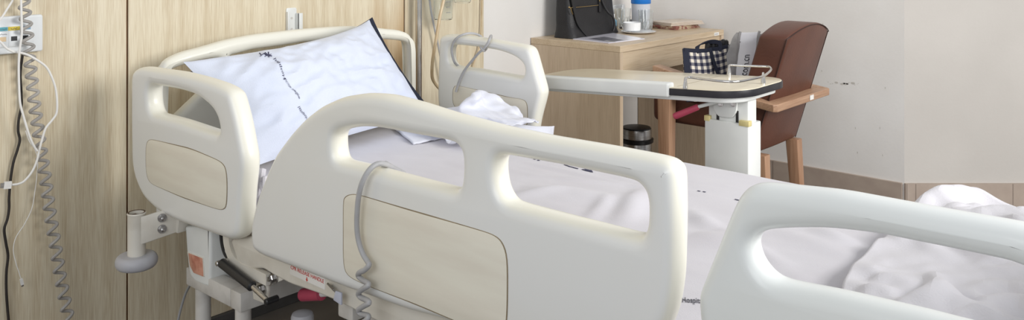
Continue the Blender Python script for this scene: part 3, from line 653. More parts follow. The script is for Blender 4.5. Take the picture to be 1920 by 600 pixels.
604,766,627,617,762,623,628,769,617,629,778,627,626,790,631,641,791,626,640,802,633,648,807,625,648,820,627,649,831,631,660,830,633,665,833,645,662,840,656,671,846,657,675,852,662,680,862,666,684,876,669,691,883,659,694,894,667,695,908,663,691,920,656,694,928,662,708,925,668,707,938,665,708,946,664,707,957,672,708,960,662,706,970,654,706,977,665])
BLANKET = (33, 30, [
1903,353,603,1895,371,609,1887,396,603,1878,421,602,1871,447,602,1864,472,604,1858,496,606,1855,521,606,1851,545,607,1847,571,606,1843,601,604,1840,634,602,1837,666,602,1836,697,606,1836,726,608,1839,752,602,1840,774,604,1845,795,612,1840,819,611,1839,841,602,1836,865,606,1833,891,606,1829,918,605,1826,946,604,1826,972,604,1828,997,604,1835,1021,602,1856,1032,604,1872,1040,603,1863,1057,612,1846,1070,616,
1921,364,611,1913,385,601,1906,409,608,1899,434,601,1891,459,602,1884,479,610,1879,501,602,1875,524,604,1869,545,610,1866,571,610,1862,599,603,1859,632,602,1856,665,602,1854,696,601,1854,724,609,1857,748,605,1856,773,611,1854,795,601,1854,820,603,1854,843,611,1856,864,602,1855,888,609,1853,913,614,1850,938,619,1848,963,623,1844,989,626,1843,1016,625,1847,1043,620,1871,1048,620,1874,1064,604,1862,1079,620,
1931,374,603,1926,397,611,1921,420,601,1913,441,611,1905,461,615,1901,482,606,1893,502,605,1892,526,601,1888,546,615,1884,571,610,1881,597,605,1877,630,606,1875,661,602,1873,693,602,1871,723,602,1870,748,616,1871,771,605,1870,794,610,1869,820,611,1870,842,604,1872,864,611,1874,887,603,1873,911,601,1873,936,603,1871,960,605,1868,986,611,1866,1008,627,1863,1037,633,1864,1065,629,1883,1074,615,1869,1090,611,
1945,377,608,1941,400,602,1936,425,609,1928,447,606,1922,467,620,1917,486,604,1910,505,610,1904,528,614,1901,549,606,1900,572,611,1898,597,602,1896,628,602,1894,658,606,1892,689,602,1890,721,602,1888,749,609,1886,774,616,1887,796,603,1887,820,613,1887,842,603,1885,867,602,1890,888,614,1892,912,609,1895,934,601,1895,956,601,1893,982,607,1890,1004,616,1882,1032,618,1883,1059,631,1884,1087,631,1883,1102,614,
1963,378,607,1960,401,603,1954,426,602,1946,445,611,1942,469,616,1935,492,610,1930,512,604,1925,532,617,1921,552,607,1919,574,609,1917,600,604,1914,627,601,1913,655,606,1911,686,605,1909,718,602,1906,748,611,1903,774,619,1900,798,612,1900,819,602,1902,842,610,1899,867,610,1903,888,602,1909,911,610,1908,934,614,1911,953,614,1911,976,611,1907,996,608,1903,1026,607,1902,1055,618,1904,1082,632,1901,1107,624,
1981,383,602,1973,405,605,1967,424,619,1966,444,608,1962,468,602,1958,490,607,1954,513,613,1950,536,613,1943,559,610,1937,580,605,1933,604,602,1932,628,606,1931,655,601,1929,685,606,1927,716,604,1924,744,616,1917,769,609,1914,795,604,1914,819,611,1917,843,605,1915,865,618,1920,885,606,1921,910,612,1926,932,614,1929,949,616,1930,974,612,1927,993,611,1924,1020,602,1922,1050,607,1923,1077,621,1923,1104,626,
1996,387,611,1992,409,604,1985,430,613,1982,449,625,1984,470,614,1984,493,608,1981,517,606,1974,541,605,1966,564,604,1957,585,608,1953,607,602,1950,631,607,1948,657,606,1947,685,601,1945,714,608,1941,741,609,1936,766,601,1933,791,606,1931,816,602,1932,839,615,1932,864,618,1932,888,619,1937,911,611,1940,927,606,1939,951,602,1944,972,614,1943,996,621,1943,1016,602,1941,1046,603,1941,1074,610,1943,1100,622,
2008,391,601,2008,410,612,2006,433,610,2006,450,624,2004,473,632,2001,497,632,1998,520,629,1992,544,625,1984,568,621,1977,591,617,1971,614,610,1968,635,601,1967,660,605,1965,686,602,1963,713,608,1960,739,604,1957,764,601,1954,789,607,1950,815,608,1948,841,604,1948,858,625,1945,883,612,1953,908,618,1952,932,616,1958,950,602,1957,974,606,1961,993,618,1962,1014,607,1960,1041,607,1960,1070,605,1962,1097,617,
2023,390,609,2023,413,604,2023,433,615,2024,456,612,2028,477,622,2028,501,626,2018,518,612,2010,542,608,2001,566,606,1994,591,604,1990,615,604,1987,639,606,1985,663,602,1983,688,602,1982,713,604,1980,738,601,1978,762,606,1975,786,613,1972,812,615,1969,837,602,1967,857,620,1961,884,616,1962,908,602,1967,930,613,1965,953,618,1975,972,606,1974,996,606,1975,1017,620,1978,1038,601,1979,1066,604,1980,1093,614,
2038,392,601,2037,413,612,2039,436,607,2043,456,617,2042,482,621,2048,499,612,2040,519,602,2030,542,607,2020,568,607,2014,593,601,2009,617,602,2005,641,606,2003,664,602,2001,688,606,2001,712,601,2000,736,604,1998,757,616,1997,781,618,1995,807,613,1989,830,602,1985,855,615,1979,884,625,1978,908,614,1977,932,601,1980,951,610,1982,972,621,1984,996,617,1989,1017,609,1992,1038,611,1997,1061,605,1999,1090,612,
2052,393,610,2052,416,604,2051,436,617,2058,460,613,2062,481,620,2066,500,610,2056,520,613,2048,545,613,2039,571,610,2030,594,608,2027,619,603,2022,643,602,2020,666,607,2019,689,602,2018,711,610,2021,734,609,2018,752,614,2015,774,604,2015,797,605,2012,824,607,2004,853,602,1996,882,610,1992,908,625,1990,934,616,1994,954,602,1990,978,605,2000,992,621,2006,1012,613,2007,1036,620,2014,1057,602,2017,1085,610,
2066,395,601,2066,418,612,2063,444,606,2068,462,626,2074,483,612,2076,503,619,2068,524,618,2066,546,604,2056,573,602,2048,596,613,2042,622,612,2041,644,602,2036,668,603,2033,690,611,2034,712,603,2037,729,620,2038,752,614,2038,772,602,2037,792,611,2036,819,605,2027,847,608,2018,876,606,2013,905,610,2014,929,624,2013,952,616,2012,975,608,2013,996,607,2020,1010,624,2024,1035,624,2032,1052,605,2034,1081,606,
2081,394,608,2082,420,606,2082,445,603,2086,462,624,2088,486,619,2088,506,608,2086,525,620,2078,550,618,2074,572,604,2067,598,610,2059,623,607,2056,648,610,2054,669,602,2051,689,614,2052,710,605,2055,730,614,2051,750,604,2056,770,607,2056,788,616,2048,813,621,2044,841,622,2040,869,615,2037,896,604,2039,920,617,2035,942,606,2031,965,609,2033,988,608,2035,1012,611,2043,1032,622,2044,1056,617,2052,1078,601,
2099,394,604,2100,420,609,2100,443,601,2104,462,621,2100,483,608,2103,507,611,2097,530,609,2096,553,618,2089,577,613,2085,597,603,2079,623,601,2076,648,606,2071,667,602,2070,689,615,2068,712,613,2073,729,610,2069,749,601,2072,770,614,2070,793,610,2066,813,624,2063,839,621,2055,859,605,2055,886,611,2053,910,602,2055,935,605,2050,958,618,2050,984,620,2051,1010,617,2055,1032,609,2063,1054,616,2070,1074,602,
2117,393,601,2118,418,607,2118,442,602,2117,466,609,2118,487,613,2116,508,601,2113,530,611,2112,553,613,2109,578,616,2106,596,602,2097,620,610,2092,644,613,2089,669,610,2087,692,606,2086,712,620,2089,730,603,2084,751,610,2086,773,606,2083,792,622,2078,814,614,2080,838,615,2074,860,601,2074,884,612,2073,908,602,2072,930,615,2069,957,616,2066,982,612,2070,1007,619,2072,1030,614,2079,1051,605,2089,1074,608,
2136,390,602,2136,417,604,2133,442,612,2134,467,603,2136,488,614,2134,510,603,2130,530,618,2126,553,625,2129,572,616,2119,594,613,2117,621,614,2109,643,608,2106,667,603,2103,690,612,2100,713,606,2101,732,615,2099,751,605,2102,770,618,2100,794,617,2095,816,615,2092,836,601,2090,860,611,2089,885,603,2086,910,612,2084,932,602,2082,959,605,2083,982,614,2080,1004,605,2090,1025,612,2098,1046,604,2106,1069,616,
2156,388,602,2154,413,612,2152,440,616,2153,464,601,2153,488,611,2151,512,608,2148,532,620,2144,554,627,2139,576,631,2134,600,623,2133,619,604,2126,645,602,2120,668,610,2118,690,604,2118,710,604,2119,731,615,2113,754,613,2113,772,603,2110,793,604,2107,817,602,2104,838,612,2107,865,609,2101,889,613,2102,912,603,2100,937,610,2098,960,608,2096,984,603,2092,1004,612,2102,1023,600,2110,1043,615,2121,1065,613,
2171,387,609,2169,413,601,2166,440,605,2166,466,613,2167,492,602,2165,513,620,2163,538,613,2160,556,628,2151,578,622,2152,604,626,2150,623,607,2143,649,604,2135,673,604,2136,690,606,2133,710,613,2131,733,605,2130,755,612,2123,779,612,2122,797,602,2121,818,610,2118,840,603,2121,866,611,2116,892,606,2113,916,613,2114,939,602,2116,962,609,2114,985,601,2109,1002,618,2119,1018,608,2124,1040,615,2128,1066,626,
2189,391,611,2180,417,614,2183,443,603,2178,471,605,2180,496,614,2176,520,609,2177,541,621,2170,562,615,2165,582,624,2160,603,610,2165,629,612,2160,653,602,2153,677,607,2146,694,619,2147,714,606,2144,736,612,2144,757,604,2142,777,612,2139,798,606,2136,821,602,2133,844,610,2134,870,601,2134,894,613,2130,920,614,2132,938,604,2132,962,603,2124,978,613,2126,998,622,2130,1022,621,2142,1041,609,2146,1066,622,
2200,398,602,2197,423,616,2192,451,616,2197,474,607,2194,500,604,2193,522,614,2187,544,609,2184,562,622,2183,585,623,2178,602,606,2177,629,601,2175,656,604,2169,676,614,2163,695,611,2159,718,610,2158,737,602,2158,758,612,2158,781,604,2153,802,614,2154,824,606,2152,847,611,2153,871,602,2148,898,605,2144,924,603,2144,943,618,2149,962,607,2140,979,622,2140,1000,612,2145,1019,621,2151,1044,624,2160,1066,613,
2215,402,611,2212,431,608,2211,455,621,2210,478,614,2204,503,615,2206,524,603,2203,544,612,2202,566,621,2199,587,618,2195,605,606,2191,627,611,2187,652,616,2185,676,623,2182,697,611,2177,718,601,2173,740,611,2172,761,602,2174,781,613,2170,805,617,2168,829,618,2169,849,604,2167,874,609,2165,900,605,2162,923,601,2161,938,619,2158,962,623,2159,983,615,2156,1006,612,2156,1028,605,2170,1045,619,2173,1068,627,
2228,409,601,2227,433,617,2224,462,622,2214,484,631,2218,505,620,2220,529,615,2218,549,609,2214,566,622,2212,586,606,2210,611,613,2204,632,601,2200,656,609,2205,676,620,2201,696,608,2197,720,601,2193,742,610,2188,763,610,2188,786,602,2186,809,607,2188,831,615,2185,854,611,2183,877,603,2181,900,609,2181,922,604,2178,944,612,2179,964,625,2175,982,611,2176,1005,608,2179,1031,615,2182,1056,605,2189,1078,614,
2246,413,604,2238,443,609,2234,460,635,2232,485,633,2231,510,629,2237,526,612,2234,548,614,2232,570,623,2227,592,614,2228,610,611,2223,635,603,2215,656,615,2217,677,606,2218,700,612,2212,724,612,2211,745,602,2206,766,603,2205,787,610,2202,811,612,2203,832,602,2201,855,601,2199,878,609,2198,901,604,2198,923,606,2195,942,613,2198,966,618,2194,988,612,2197,1010,602,2198,1036,611,2206,1060,602,2207,1081,610,
2263,416,603,2257,446,610,2252,463,635,2246,487,640,2246,508,624,2246,533,627,2251,554,615,2243,567,610,2244,590,616,2244,612,604,2238,636,608,2234,656,616,2230,680,616,2229,702,610,2225,723,604,2226,746,613,2220,770,615,2220,790,602,2220,811,612,2217,835,612,2219,856,601,2218,879,608,2217,901,604,2215,923,612,2213,943,619,2212,966,608,2210,992,604,2213,1017,613,2218,1043,609,2214,1065,623,2221,1089,616,
2281,419,602,2275,448,612,2270,466,634,2264,489,641,2259,513,634,2261,531,619,2264,555,624,2261,570,607,2256,592,604,2254,615,616,2253,636,601,2252,658,614,2248,681,615,2242,702,604,2243,727,603,2237,748,611,2235,771,605,2234,792,611,2234,815,604,2235,835,613,2232,859,612,2235,880,602,2232,902,612,2231,923,606,2230,944,616,2229,970,615,2229,995,603,2229,1023,607,2235,1046,621,2231,1069,612,2232,1087,625,
2298,421,607,2292,448,616,2287,473,631,2278,490,652,2276,511,634,2276,535,626,2275,553,610,2276,574,611,2274,595,601,2273,614,615,2271,637,602,2269,660,611,2265,682,608,2260,705,602,2256,726,613,2252,750,608,2248,772,612,2248,793,603,2250,816,612,2249,838,605,2249,859,615,2247,883,616,2246,903,604,2246,923,614,2242,943,606,2242,970,602,2243,996,612,2245,1024,605,2241,1051,605,2246,1067,620,2247,1090,615,
2311,418,616,2305,442,628,2303,469,639,2297,491,655,2294,508,632,2292,531,619,2293,551,611,2291,572,602,2292,596,606,2291,616,612,2288,640,610,2285,663,603,2282,685,609,2278,708,602,2274,730,613,2269,751,612,2265,775,615,2264,796,611,2263,818,602,2265,838,615,2264,860,606,2262,882,605,2263,906,604,2261,928,607,2258,945,618,2260,966,603,2256,996,601,2257,1024,612,2259,1047,602,2264,1068,613,2266,1088,620,
2314,407,632,2313,432,643,2314,459,652,2316,488,656,2313,508,635,2310,529,617,2310,553,611,2308,572,604,2309,596,604,2309,617,610,2307,641,614,2304,662,601,2302,687,608,2296,709,607,2290,729,617,2287,753,616,2280,773,603,2281,797,603,2281,819,609,2281,842,605,2282,864,614,2282,885,602,2279,906,610,2281,930,608,2275,944,626,2279,965,608,2273,994,604,2264,1018,613,2278,1038,602,2281,1060,611,2280,1084,605,
2330,400,635,2330,426,640,2326,453,641,2331,481,649,2331,510,639,2329,528,618,2327,550,605,2326,572,608,2327,596,603,2327,619,604,2326,641,615,2320,665,612,2322,687,605,2316,706,614,2308,729,609,2303,752,602,2300,775,607,2301,798,609,2301,821,608,2299,845,608,2297,868,602,2295,886,612,2292,906,603,2298,924,613,2291,944,621,2290,968,621,2283,991,617,2280,1015,620,2280,1039,617,2294,1056,608,2299,1080,607,
2340,400,616,2328,422,622,2341,444,632,2348,474,643,2342,502,627,2344,531,623,2342,555,612,2342,576,601,2342,596,613,2341,620,611,2344,642,603,2337,661,612,2337,684,618,2332,708,618,2326,732,613,2324,755,609,2322,777,602,2322,801,608,2318,824,605,2316,847,602,2315,868,603,2312,889,612,2310,909,603,2312,928,610,2304,948,608,2304,970,618,2298,996,625,2296,1018,611,2294,1038,624,2288,1062,627,2299,1082,621,
2354,406,603,2336,427,604,2352,443,622,2364,469,635,2360,500,625,2356,527,610,2358,554,612,2356,580,611,2356,602,603,2356,621,617,2355,643,619,2356,668,616,2351,686,602,2351,709,610,2345,732,606,2343,756,604,2341,780,607,2339,803,601,2336,825,608,2334,849,604,2330,870,614,2329,892,603,2326,913,610,2321,933,602,2319,952,612,2310,974,607,2303,999,610,2309,1020,622,2305,1043,614,2305,1062,625,2301,1084,633,
2370,416,605,2352,437,602,2342,458,616,2372,469,620,2379,498,625,2375,526,612,2373,552,602,2371,578,604,2371,600,613,2372,624,610,2370,642,610,2367,665,603,2368,687,609,2366,710,601,2364,733,608,2361,757,605,2358,781,602,2356,805,606,2354,829,601,2352,851,610,2349,874,610,2343,897,604,2340,918,601,2334,938,612,2329,957,603,2323,978,611,2316,1001,615,2313,1024,605,2318,1043,618,2318,1066,624,2312,1088,618,
2384,427,602,2365,448,607,2345,470,603,2363,484,618,2391,496,612,2395,524,616,2392,550,608,2391,576,604,2388,598,603,2388,622,607,2390,645,613,2386,668,606,2383,691,602,2383,712,609,2381,735,602,2379,759,602,2377,784,604,2376,810,602,2375,835,604,2373,860,602,2370,882,611,2363,904,602,2355,923,610,2347,942,602,2340,964,611,2333,982,603,2333,1004,612,2324,1027,618,2326,1049,608,2323,1071,613,2327,1088,624,
2396,441,601,2378,461,606,2361,480,601,2353,500,614,2378,508,603,2403,522,601,2412,546,605,2412,572,604,2411,597,602,2410,622,601,2409,646,602,2407,670,603,2402,693,607,2402,715,603,2402,739,605,2400,763,602,2399,789,602,2399,815,603,2399,841,602,2396,866,603,2390,890,602,2381,912,607,2368,931,600,2359,948,614,2352,967,602,2347,987,614,2345,1009,601,2337,1031,610,2337,1051,621,2338,1068,608,2331,1091,609])
# ================================================================== BEDDING
ZT = 0.592
def grid_mesh(nu, nv, fn, flip=False, uv=False):
    bm = bmesh.new(); V = [[bm.verts.new(fn(i / nu, j / nv)) for j in range(nv + 1)] for i in range(nu + 1)]
    L = bm.loops.layers.uv.new('UVMap') if uv else None
    for i in range(nu):
        for j in range(nv):
            q = [(i, j), (i + 1, j), (i + 1, j + 1), (i, j + 1)]
            f = bm.faces.new([V[a][b] for a, b in q])
            if uv:
                for lp, (a, b) in zip(f.loops, q): lp[L].uv = (a / nu, b / nv)
    if flip: bmesh.ops.reverse_faces(bm, faces=bm.faces)
    me = bpy.data.meshes.new('g'); bm.to_mesh(me); bm.free(); return me
def nz(x, y, z=0.0): return noise.noise(Vector((x, y, z)))
def segd(p, a, b):
    d = b - a; t = max(0, min(1, (p - a).dot(d) / d.length_squared)); return (p - a - d * t).length, t

MB().box((0.26, 1.165, 0.460), (2.335, 2.105, 0.582), 0.03, 4).build('mattress', 'mattress_vinyl')
tag(bpy.data.objects['mattress'], 'beige vinyl mattress under the white sheet on the hospital bed', 'mattress')
RID = []
for (a, b, h, w) in (((955, 352), (1215, 392), 0.012, 0.045), ((1100, 420), (1150, 372), 0.006, 0.018), ((1160, 430), (1215, 352), 0.012, 0.03),
                     ((940, 372), (1080, 366), 0.006, 0.02), ((1290, 395), (1345, 440), 0.008, 0.025), ((1285, 440), (1420, 470), 0.008, 0.03),
                     ((1330, 420), (1500, 520), 0.006, 0.02), ((1440, 430), (1640, 500), 0.007, 0.03), ((1520, 428), (1610, 470), 0.010, 0.03), ((960, 300), (1240, 362), 0.004, 0.012),
                     ((1000, 330), (1190, 352), 0.004, 0.012), ((700, 290), (860, 300), 0.003, 0.02)):
    A, B = onZ(a[0], a[1], ZT), onZ(b[0], b[1], ZT); RID.append((Vector((A.x, A.y)), Vector((B.x, B.y)), h, w))
def wrink(x, y):
    h = 0.0030 * nz(x * 3.0, y * 13.0, 2) + 0.0016 * nz(x * 9, y * 30, 5) + 0.004 * nz(x * 4 + y * 3, y * 4 - x, 9) * max(0, min(1, (x - 0.8) * 2))
    for a, b, hh, w in RID:
        d, t = segd(Vector((x, y)), a, b); h += 1.5 * hh * math.exp(-(d / w) ** 2) * math.sin(math.pi * min(max(t, 0.08), 0.92))
    return h
def sheet_pt(u, v):
    """u along the bed, v across the unrolled width (drop - top - drop)"""
    x = 0.255 + u * 2.09; W0, W1 = 1.158, 2.112; drop = 0.055 if x > 0.75 else 0.018
    R = 0.03; tot = drop + (W1 - W0) + drop; s = v * tot
    if s < drop: y, z, k = W0, ZT - drop + s, 0
    elif s > tot - drop: y, z, k = W1, ZT - (s - (tot - drop)), 0
    else: y, z, k = W0 + s - drop, ZT, 1
    e = min(y - W0, W1 - y)
    if k and e < R: z -= (R - math.sqrt(max(R * R - (R - e) ** 2, 0))) * 0.6
    if not k: z -= R * 0.6; y += (0.004 * nz(x * 14, z * 10) - 0.002) * (1 if y < 1.5 else -1)
    f = min(1, e / 0.05) if k else 0
    return Vector((x, y, z + wrink(x, y) * f))
sheet = link('bed_sheet', grid_mesh(230, 130, sheet_pt), 'cotton_sheet', origin=(1.3, 1.63, ZT))
tag(sheet, 'white printed sheet spread over the mattress of the hospital bed', 'sheet')
sheet.modifiers.new('thick', 'SOLIDIFY').thickness = 0.002
sheet.modifiers['thick'].offset = 1
def on_sheet(px, py, up=0.0032):
    p = onZ(px, py, ZT); p = onZ(px, py, ZT + wrink(p.x, p.y)); p.z += up; return p
mk = MB()
def strokes(m, pls, wpx=0.0022):
    for pl in pls: m.ribbon([on_sheet(a, b) for a, b in pl], wpx, 0.0006, (0.35, 1, 0))
for w_, grp in ((0.006, [[(1002, 301), (1006, 297.5)], [(1008, 299), (1016, 300)], [(1009, 303), (1013, 300)]]),
                (0.006, [[(1092, 319.5), (1097, 322), (1099, 317.5)], [(1099, 322), (1104, 323.5), (1102, 319)], [(1104, 323), (1110, 325), (1107, 321)]]),
                (0.004, [[(1058, 310.5), (1066, 313.5), (1067, 314), (1075, 316), (1076, 316.5), (1084, 318.5)]]),
                (0.004, [[(1198, 340), (1204, 342), (1206, 343), (1211, 344)]]), (0.004, [[(1308, 360), (1313, 361)]]), (0.004, [[(1318, 361.5), (1323, 362.5)]]), (0.004, [[(1378, 376), (1382, 377), (1384, 377.5), (1387, 378)]])):
    mk = MB(); strokes(mk, grp, w_); mk.build('printed_mark', 'dark_ink', sheet, smooth=False)
a0, a1 = onZ(1279, 566, ZT), onZ(1319, 568, ZT); ex = (a1 - a0); L = ex.length; ex.normalize(); ey = Vector((-ex.y, ex.x, 0))
tm = text_mesh('Hospital', 0.03, None, 0.0003)
w = max(v.co.x for v in tm.vertices) - min(v.co.x for v in tm.vertices); mid = (a0 + a1) / 2
for v in tm.vertices:
    q = mid + ex * (v.co.x * L / w) + ey * (v.co.y * 1.0); v.co = Vector((q.x, q.y, ZT + wrink(q.x, q.y) + 0.003 + v.co.z))
link('printed_mark', tm, 'print_dark', sheet, smooth=False)
# gathered elastic corner of the sheet showing between the head rail and the middle rail
cm = MB()
for k, (a, b) in enumerate((((478, 318), (474, 366)), ((486, 322), (480, 368)), ((493, 316), (489, 340)), ((489, 340), (498, 362)), ((499, 330), (498, 366)))):
    p, q = onY(*a, 1.150), onY(*b, 1.150)
    cm.tube(spline([p, p.lerp(q, 0.4) + Vector((0.006, -0.004, 0)), q], 5), [0.004] + [0.008] * 9 + [0.004], 8)
cm.build('gathered_corner', 'cotton_sheet', sheet)

# pillow propped against the headboard
def make_pillow(TL, TR, BR, BL, T, seed, amp):
    TL, TR, BR, BL = map(Vector, (TL, TR, BR, BL))
    nrm = ((TR - TL).cross(TL - BL)).normalized()
    if nrm.x < 0: nrm = -nrm
    def f(u, v, side):      # u, v in [-1, 1]
        pin = 0.055; pv = 0.20 if v > 0 else 0.06
        uu = u * (1 - pin * (1 - v * v) ** 1.0); vv = v * (1 - pv * (1 - u * u) * (1 + 0.15 * u))
        a, b = (uu + 1) / 2, (vv + 1) / 2
        p = BL.lerp(BR, a).lerp(TL.lerp(TR, a), b)
        t = T * max(0, 1 - abs(u) ** 2.6) ** 0.62 * max(0, 1 - abs(v) ** 2.4) ** 0.62
        edge = max(0, 1 - max(abs(u), abs(v)) ** 6)
        wr = amp * (0.010 * nz(u * 1.6 + v * 1.1 + seed, v * 2.3, seed) + 0.006 * (1 - abs(nz(u * 2.2 - v * 3.2, v * 1.2 + u * 2.0 + seed, 3)) * 2.4)
                    + 0.004 * (1 - abs(nz(u * 7 + v * 2, v * 4 - u * 3, seed + 7)) * 2)) * edge
        return p + nrm * side * (t * (1.0 if side > 0 else 0.25) + 0.002) + nrm * wr * (side > 0)
    def mesh(n=70, m=50):
        bm = bmesh.new(); g = {}
        for sd in (1, -1):
            for i in range(n + 1):
                for j in range(m + 1):
                    if sd == -1 and (i in (0, n) or j in (0, m)): g[sd, i, j] = g[1, i, j]
                    else: g[sd, i, j] = bm.verts.new(f(-1 + 2 * i / n, -1 + 2 * j / m, sd))
            for i in range(n):
                for j in range(m):
                    q = [g[sd, i, j], g[sd, i + 1, j], g[sd, i + 1, j + 1], g[sd, i, j + 1]]
                    bm.faces.new(q if sd > 0 else q[::-1])
        return tomesh(bm)
    return f, mesh
PTL, PTR, PBR, PBL = tuple(onX(343, 117, 0.250)), tuple(onX(692, 38, 0.240)), (0.375, 1.955, 0.625), (0.485, 1.245, 0.618)
pf, pm = make_pillow(PTL, PTR, PBR, PBL, 0.098, 1.7, 1.35)
pil = link('pillow', pm(), 'cotton_pillow')
tag(pil, 'white pillow with a line of printed lettering propped against the headboard', 'pillow')
fl = MB()          # pinched corner of the case at the top
# lettering running across the middle of the case
def on_pillow(u, v, up=0.0018):
    p = pf(u, v, 1); e = 0.02; a = pf(u + e, v, 1) - p; b = pf(u, v + e, 1) - p; n = a.cross(b).normalized()
    if n.x < 0: n = -n
    return p + n * up
def print_line(body, u0, v0, u1, v1, hu):
    tm = text_mesh(body, 1.0, None, 0.0)
    xs = [v.co.x for v in tm.vertices]; x0, x1 = min(xs), max(xs)
    for v in tm.vertices:
        t = (v.co.x - x0) / (x1 - x0); u = u0 + (u1 - u0) * t; w = v0 + (v1 - v0) * t
        v.co = on_pillow(u - v.co.y * hu, w)
    return tm
def pil_uv(px, py):
    best = None
    for i in range(-49, 50, 1):
        for j in range(-49, 50, 1):
            p = pf(i / 50, j / 50, 1); d = p - CAM; t = d.x * VX + d.y * VY
            sx = 960 + FOC * (d.x * VY - d.y * VX) / t; sy = HOR - FOC * d.z / t
            e = (sx - px) ** 2 + (sy - py) ** 2
            if best is None or e < best[0]: best = (e, i / 50, j / 50)
    return best[1:]
uvA, uvB, uvC, uvD, uvE = pil_uv(514, 112), pil_uv(533, 150), pil_uv(560, 187), pil_uv(562, 200), pil_uv(576, 224)
for body, a, b, hu in (('Hospital', uvB, uvA, 0.030), ('wฟbwน ฟเมวน', uvC, uvB, 0.036), ('Hospital', uvE, uvD, 0.032)):
    try: tm = print_line(body, b[0], b[1], a[0], a[1], -hu) if False else print_line(body, a[0], a[1], b[0], b[1], hu)
    except Exception as e: print('text', e); continue
    link('printed_lettering', tm, 'dark_ink', pil, smooth=False)
sc = MB()
for pl in ([(486, 100), (491, 104), (497, 100), (503, 104)], [(489, 106), (494, 101), (499, 106), (508, 103)], [(493, 98), (497, 107)], [(502, 99), (505, 108)], [(496, 103), (510, 105)]):
    sc.ribbon([on_pillow(*pil_uv(a, b)) for a, b in pl], 0.003, 0.0005, (0.3, 0.8, 0.4))
sc.build('printed_lettering', 'dark_ink', pil, smooth=False)
# dark pillow pressed flat behind it
NB = Vector((-0.034, -0.004, -0.014))
nf, nm = make_pillow(Vector(PTL) + NB + Vector((0, 0.03, -0.02)), Vector(PTR) + NB + Vector((0, 0.045, 0.018)), Vector(PBR) + NB + Vector((-0.012, 0.055, 0.022)), Vector(PBL) + NB + Vector((-0.03, 0.05, 0.03)), 0.009, 4.2, 0.15)
nav = link('pillow', nm(40, 30), 'navy_cotton')
tag(nav, 'thin navy pillow mostly hidden behind the white pillow', 'pillow')

def stored_cloth(data, fn):
    nu, nv, q = data
    P = [fn(Vector((q[i] / 1000, 1 + q[i + 1] / 1000, q[i + 2] / 1000))) for i in range(0, len(q), 3)]
    return grid_mesh(nu, nv, lambda u, v: P[round(u * nu) * (nv + 1) + round(v * nv)])
def cloth(name, data, fn, m, label, cat, th):
    o = link(name, stored_cloth(data, fn), m); tag(o, label, cat)
    s = o.modifiers.new('soft', 'SUBSURF'); s.levels = 2; s.render_levels = 2
    t = o.modifiers.new('thick', 'SOLIDIFY'); t.thickness = th; t.offset = 1
    return o
def gown_fn(p):
    p.x = 0.515 + (p.x - 0.49) * 1.32; p.y = 1.945 + (p.y - 1.92) * 1.08; p.z = ZT + 0.004 + (p.z - 0.592) * 0.88
    return p
gown = cloth('gown', GOWN, gown_fn, 'cotton_white', 'crumpled white gown heaped on the mattress against the far head rail', 'clothing', 0.002)
def slab_cloth(name, corners, z0, amp, parent, seed):
    P = [onZ(a, b, z0) for a, b in corners]
    def f(u, v):
        p = P[0].lerp(P[1], u).lerp(P[3].lerp(P[2], u), v); p.z += 0.004 + amp * abs(nz(u * 3 + seed, v * 3, seed)) + 0.002 * nz(u * 8, v * 8, seed)
        return p
    o = link(name, grid_mesh(24, 18, f), 'cotton_white', parent); t = o.modifiers.new('thick', 'SOLIDIFY'); t.thickness = 0.004; t.offset = 1; return o
slab_cloth('loose_end', ((728, 236), (775, 274), (834, 262), (800, 215)), ZT, 0.006, gown, 3)
A_ = [Vector((0.62, 2.02, ZT + 0.02)), Vector((0.70, 2.03, ZT + 0.012)), onY(1036, 254, 2.16), onY(1039, 236, 2.16)]
def flap(u, v):
    p = A_[0].lerp(A_[1], v).lerp(A_[3].lerp(A_[2], v), u); p.z += 0.006 * math.sin(u * 5) * (1 - u) + 0.003 * nz(u * 4, v * 4, 1); return p
o = link('loose_end', grid_mesh(20, 10, flap), 'cotton_white', gown); o.modifiers.new('thick', 'SOLIDIFY').thickness = 0.004
def blanket_fn(p):
    p.x += 0.035; p.y += 0.0
    h = p.z - 0.592
    p.z = ZT + 0.004 + max(h, 0) * 1.7 + 0.020 * math.exp(-((p.x - 1.93) / 0.07) ** 2 - ((p.y - 1.93) / 0.10) ** 2) + 0.05 * math.exp(-((p.x - 2.1) / 0.12) ** 2 - ((p.y - 1.88) / 0.1) ** 2)
    return p
cloth('blanket', BLANKET, blanket_fn, 'cotton_blanket', 'rumpled white blanket heaped over the foot end of the bed', 'blanket', 0.004)


# ================================================================== CABLES ON THE BED
# controller cord hung over the middle rail
yF = YN - HALF
pts = [onY(752, 322, 1.17), onY(742, 318, 1.155), onY(732, 312, 1.14)]
cc = MB()
p_top = [onY(a, b, y) for a, b, y in ((757, 325, 1.19), (745, 319, 1.16), (732, 312, 1.13), (718, 307, 1.10), (706, 308, 1.085), (694, 317, 1.070), (684, 332, 1.062), (676, 352, 1.058), (671, 380, 1.058), (669, 420, 1.060),
                                         (672, 450, 1.062), (680, 475, 1.062), (689, 490, 1.060), (692, 497, 1.056), (684, 506, 1.056), (674, 511, 1.060), (672, 517, 1.064), (680, 525, 1.062), (690, 531, 1.056), (690, 536, 1.052), (680, 542, 1.054),
                                         (672, 550, 1.060), (676, 557, 1.062), (688, 563, 1.056), (692, 568, 1.052), (682, 574, 1.054), (672, 581, 1.060), (676, 588, 1.062), (690, 592, 1.056), (688, 599, 1.052), (676, 608, 1.056), (672, 620, 1.06))]
cc.tube(spline(p_top, 5), 0.0052, 10)
cord = cc.build('controller_cord', 'cable_grey')
tag(cord, 'grey bed controller cord hanging over the long middle rail', 'cord')
cm = MB()
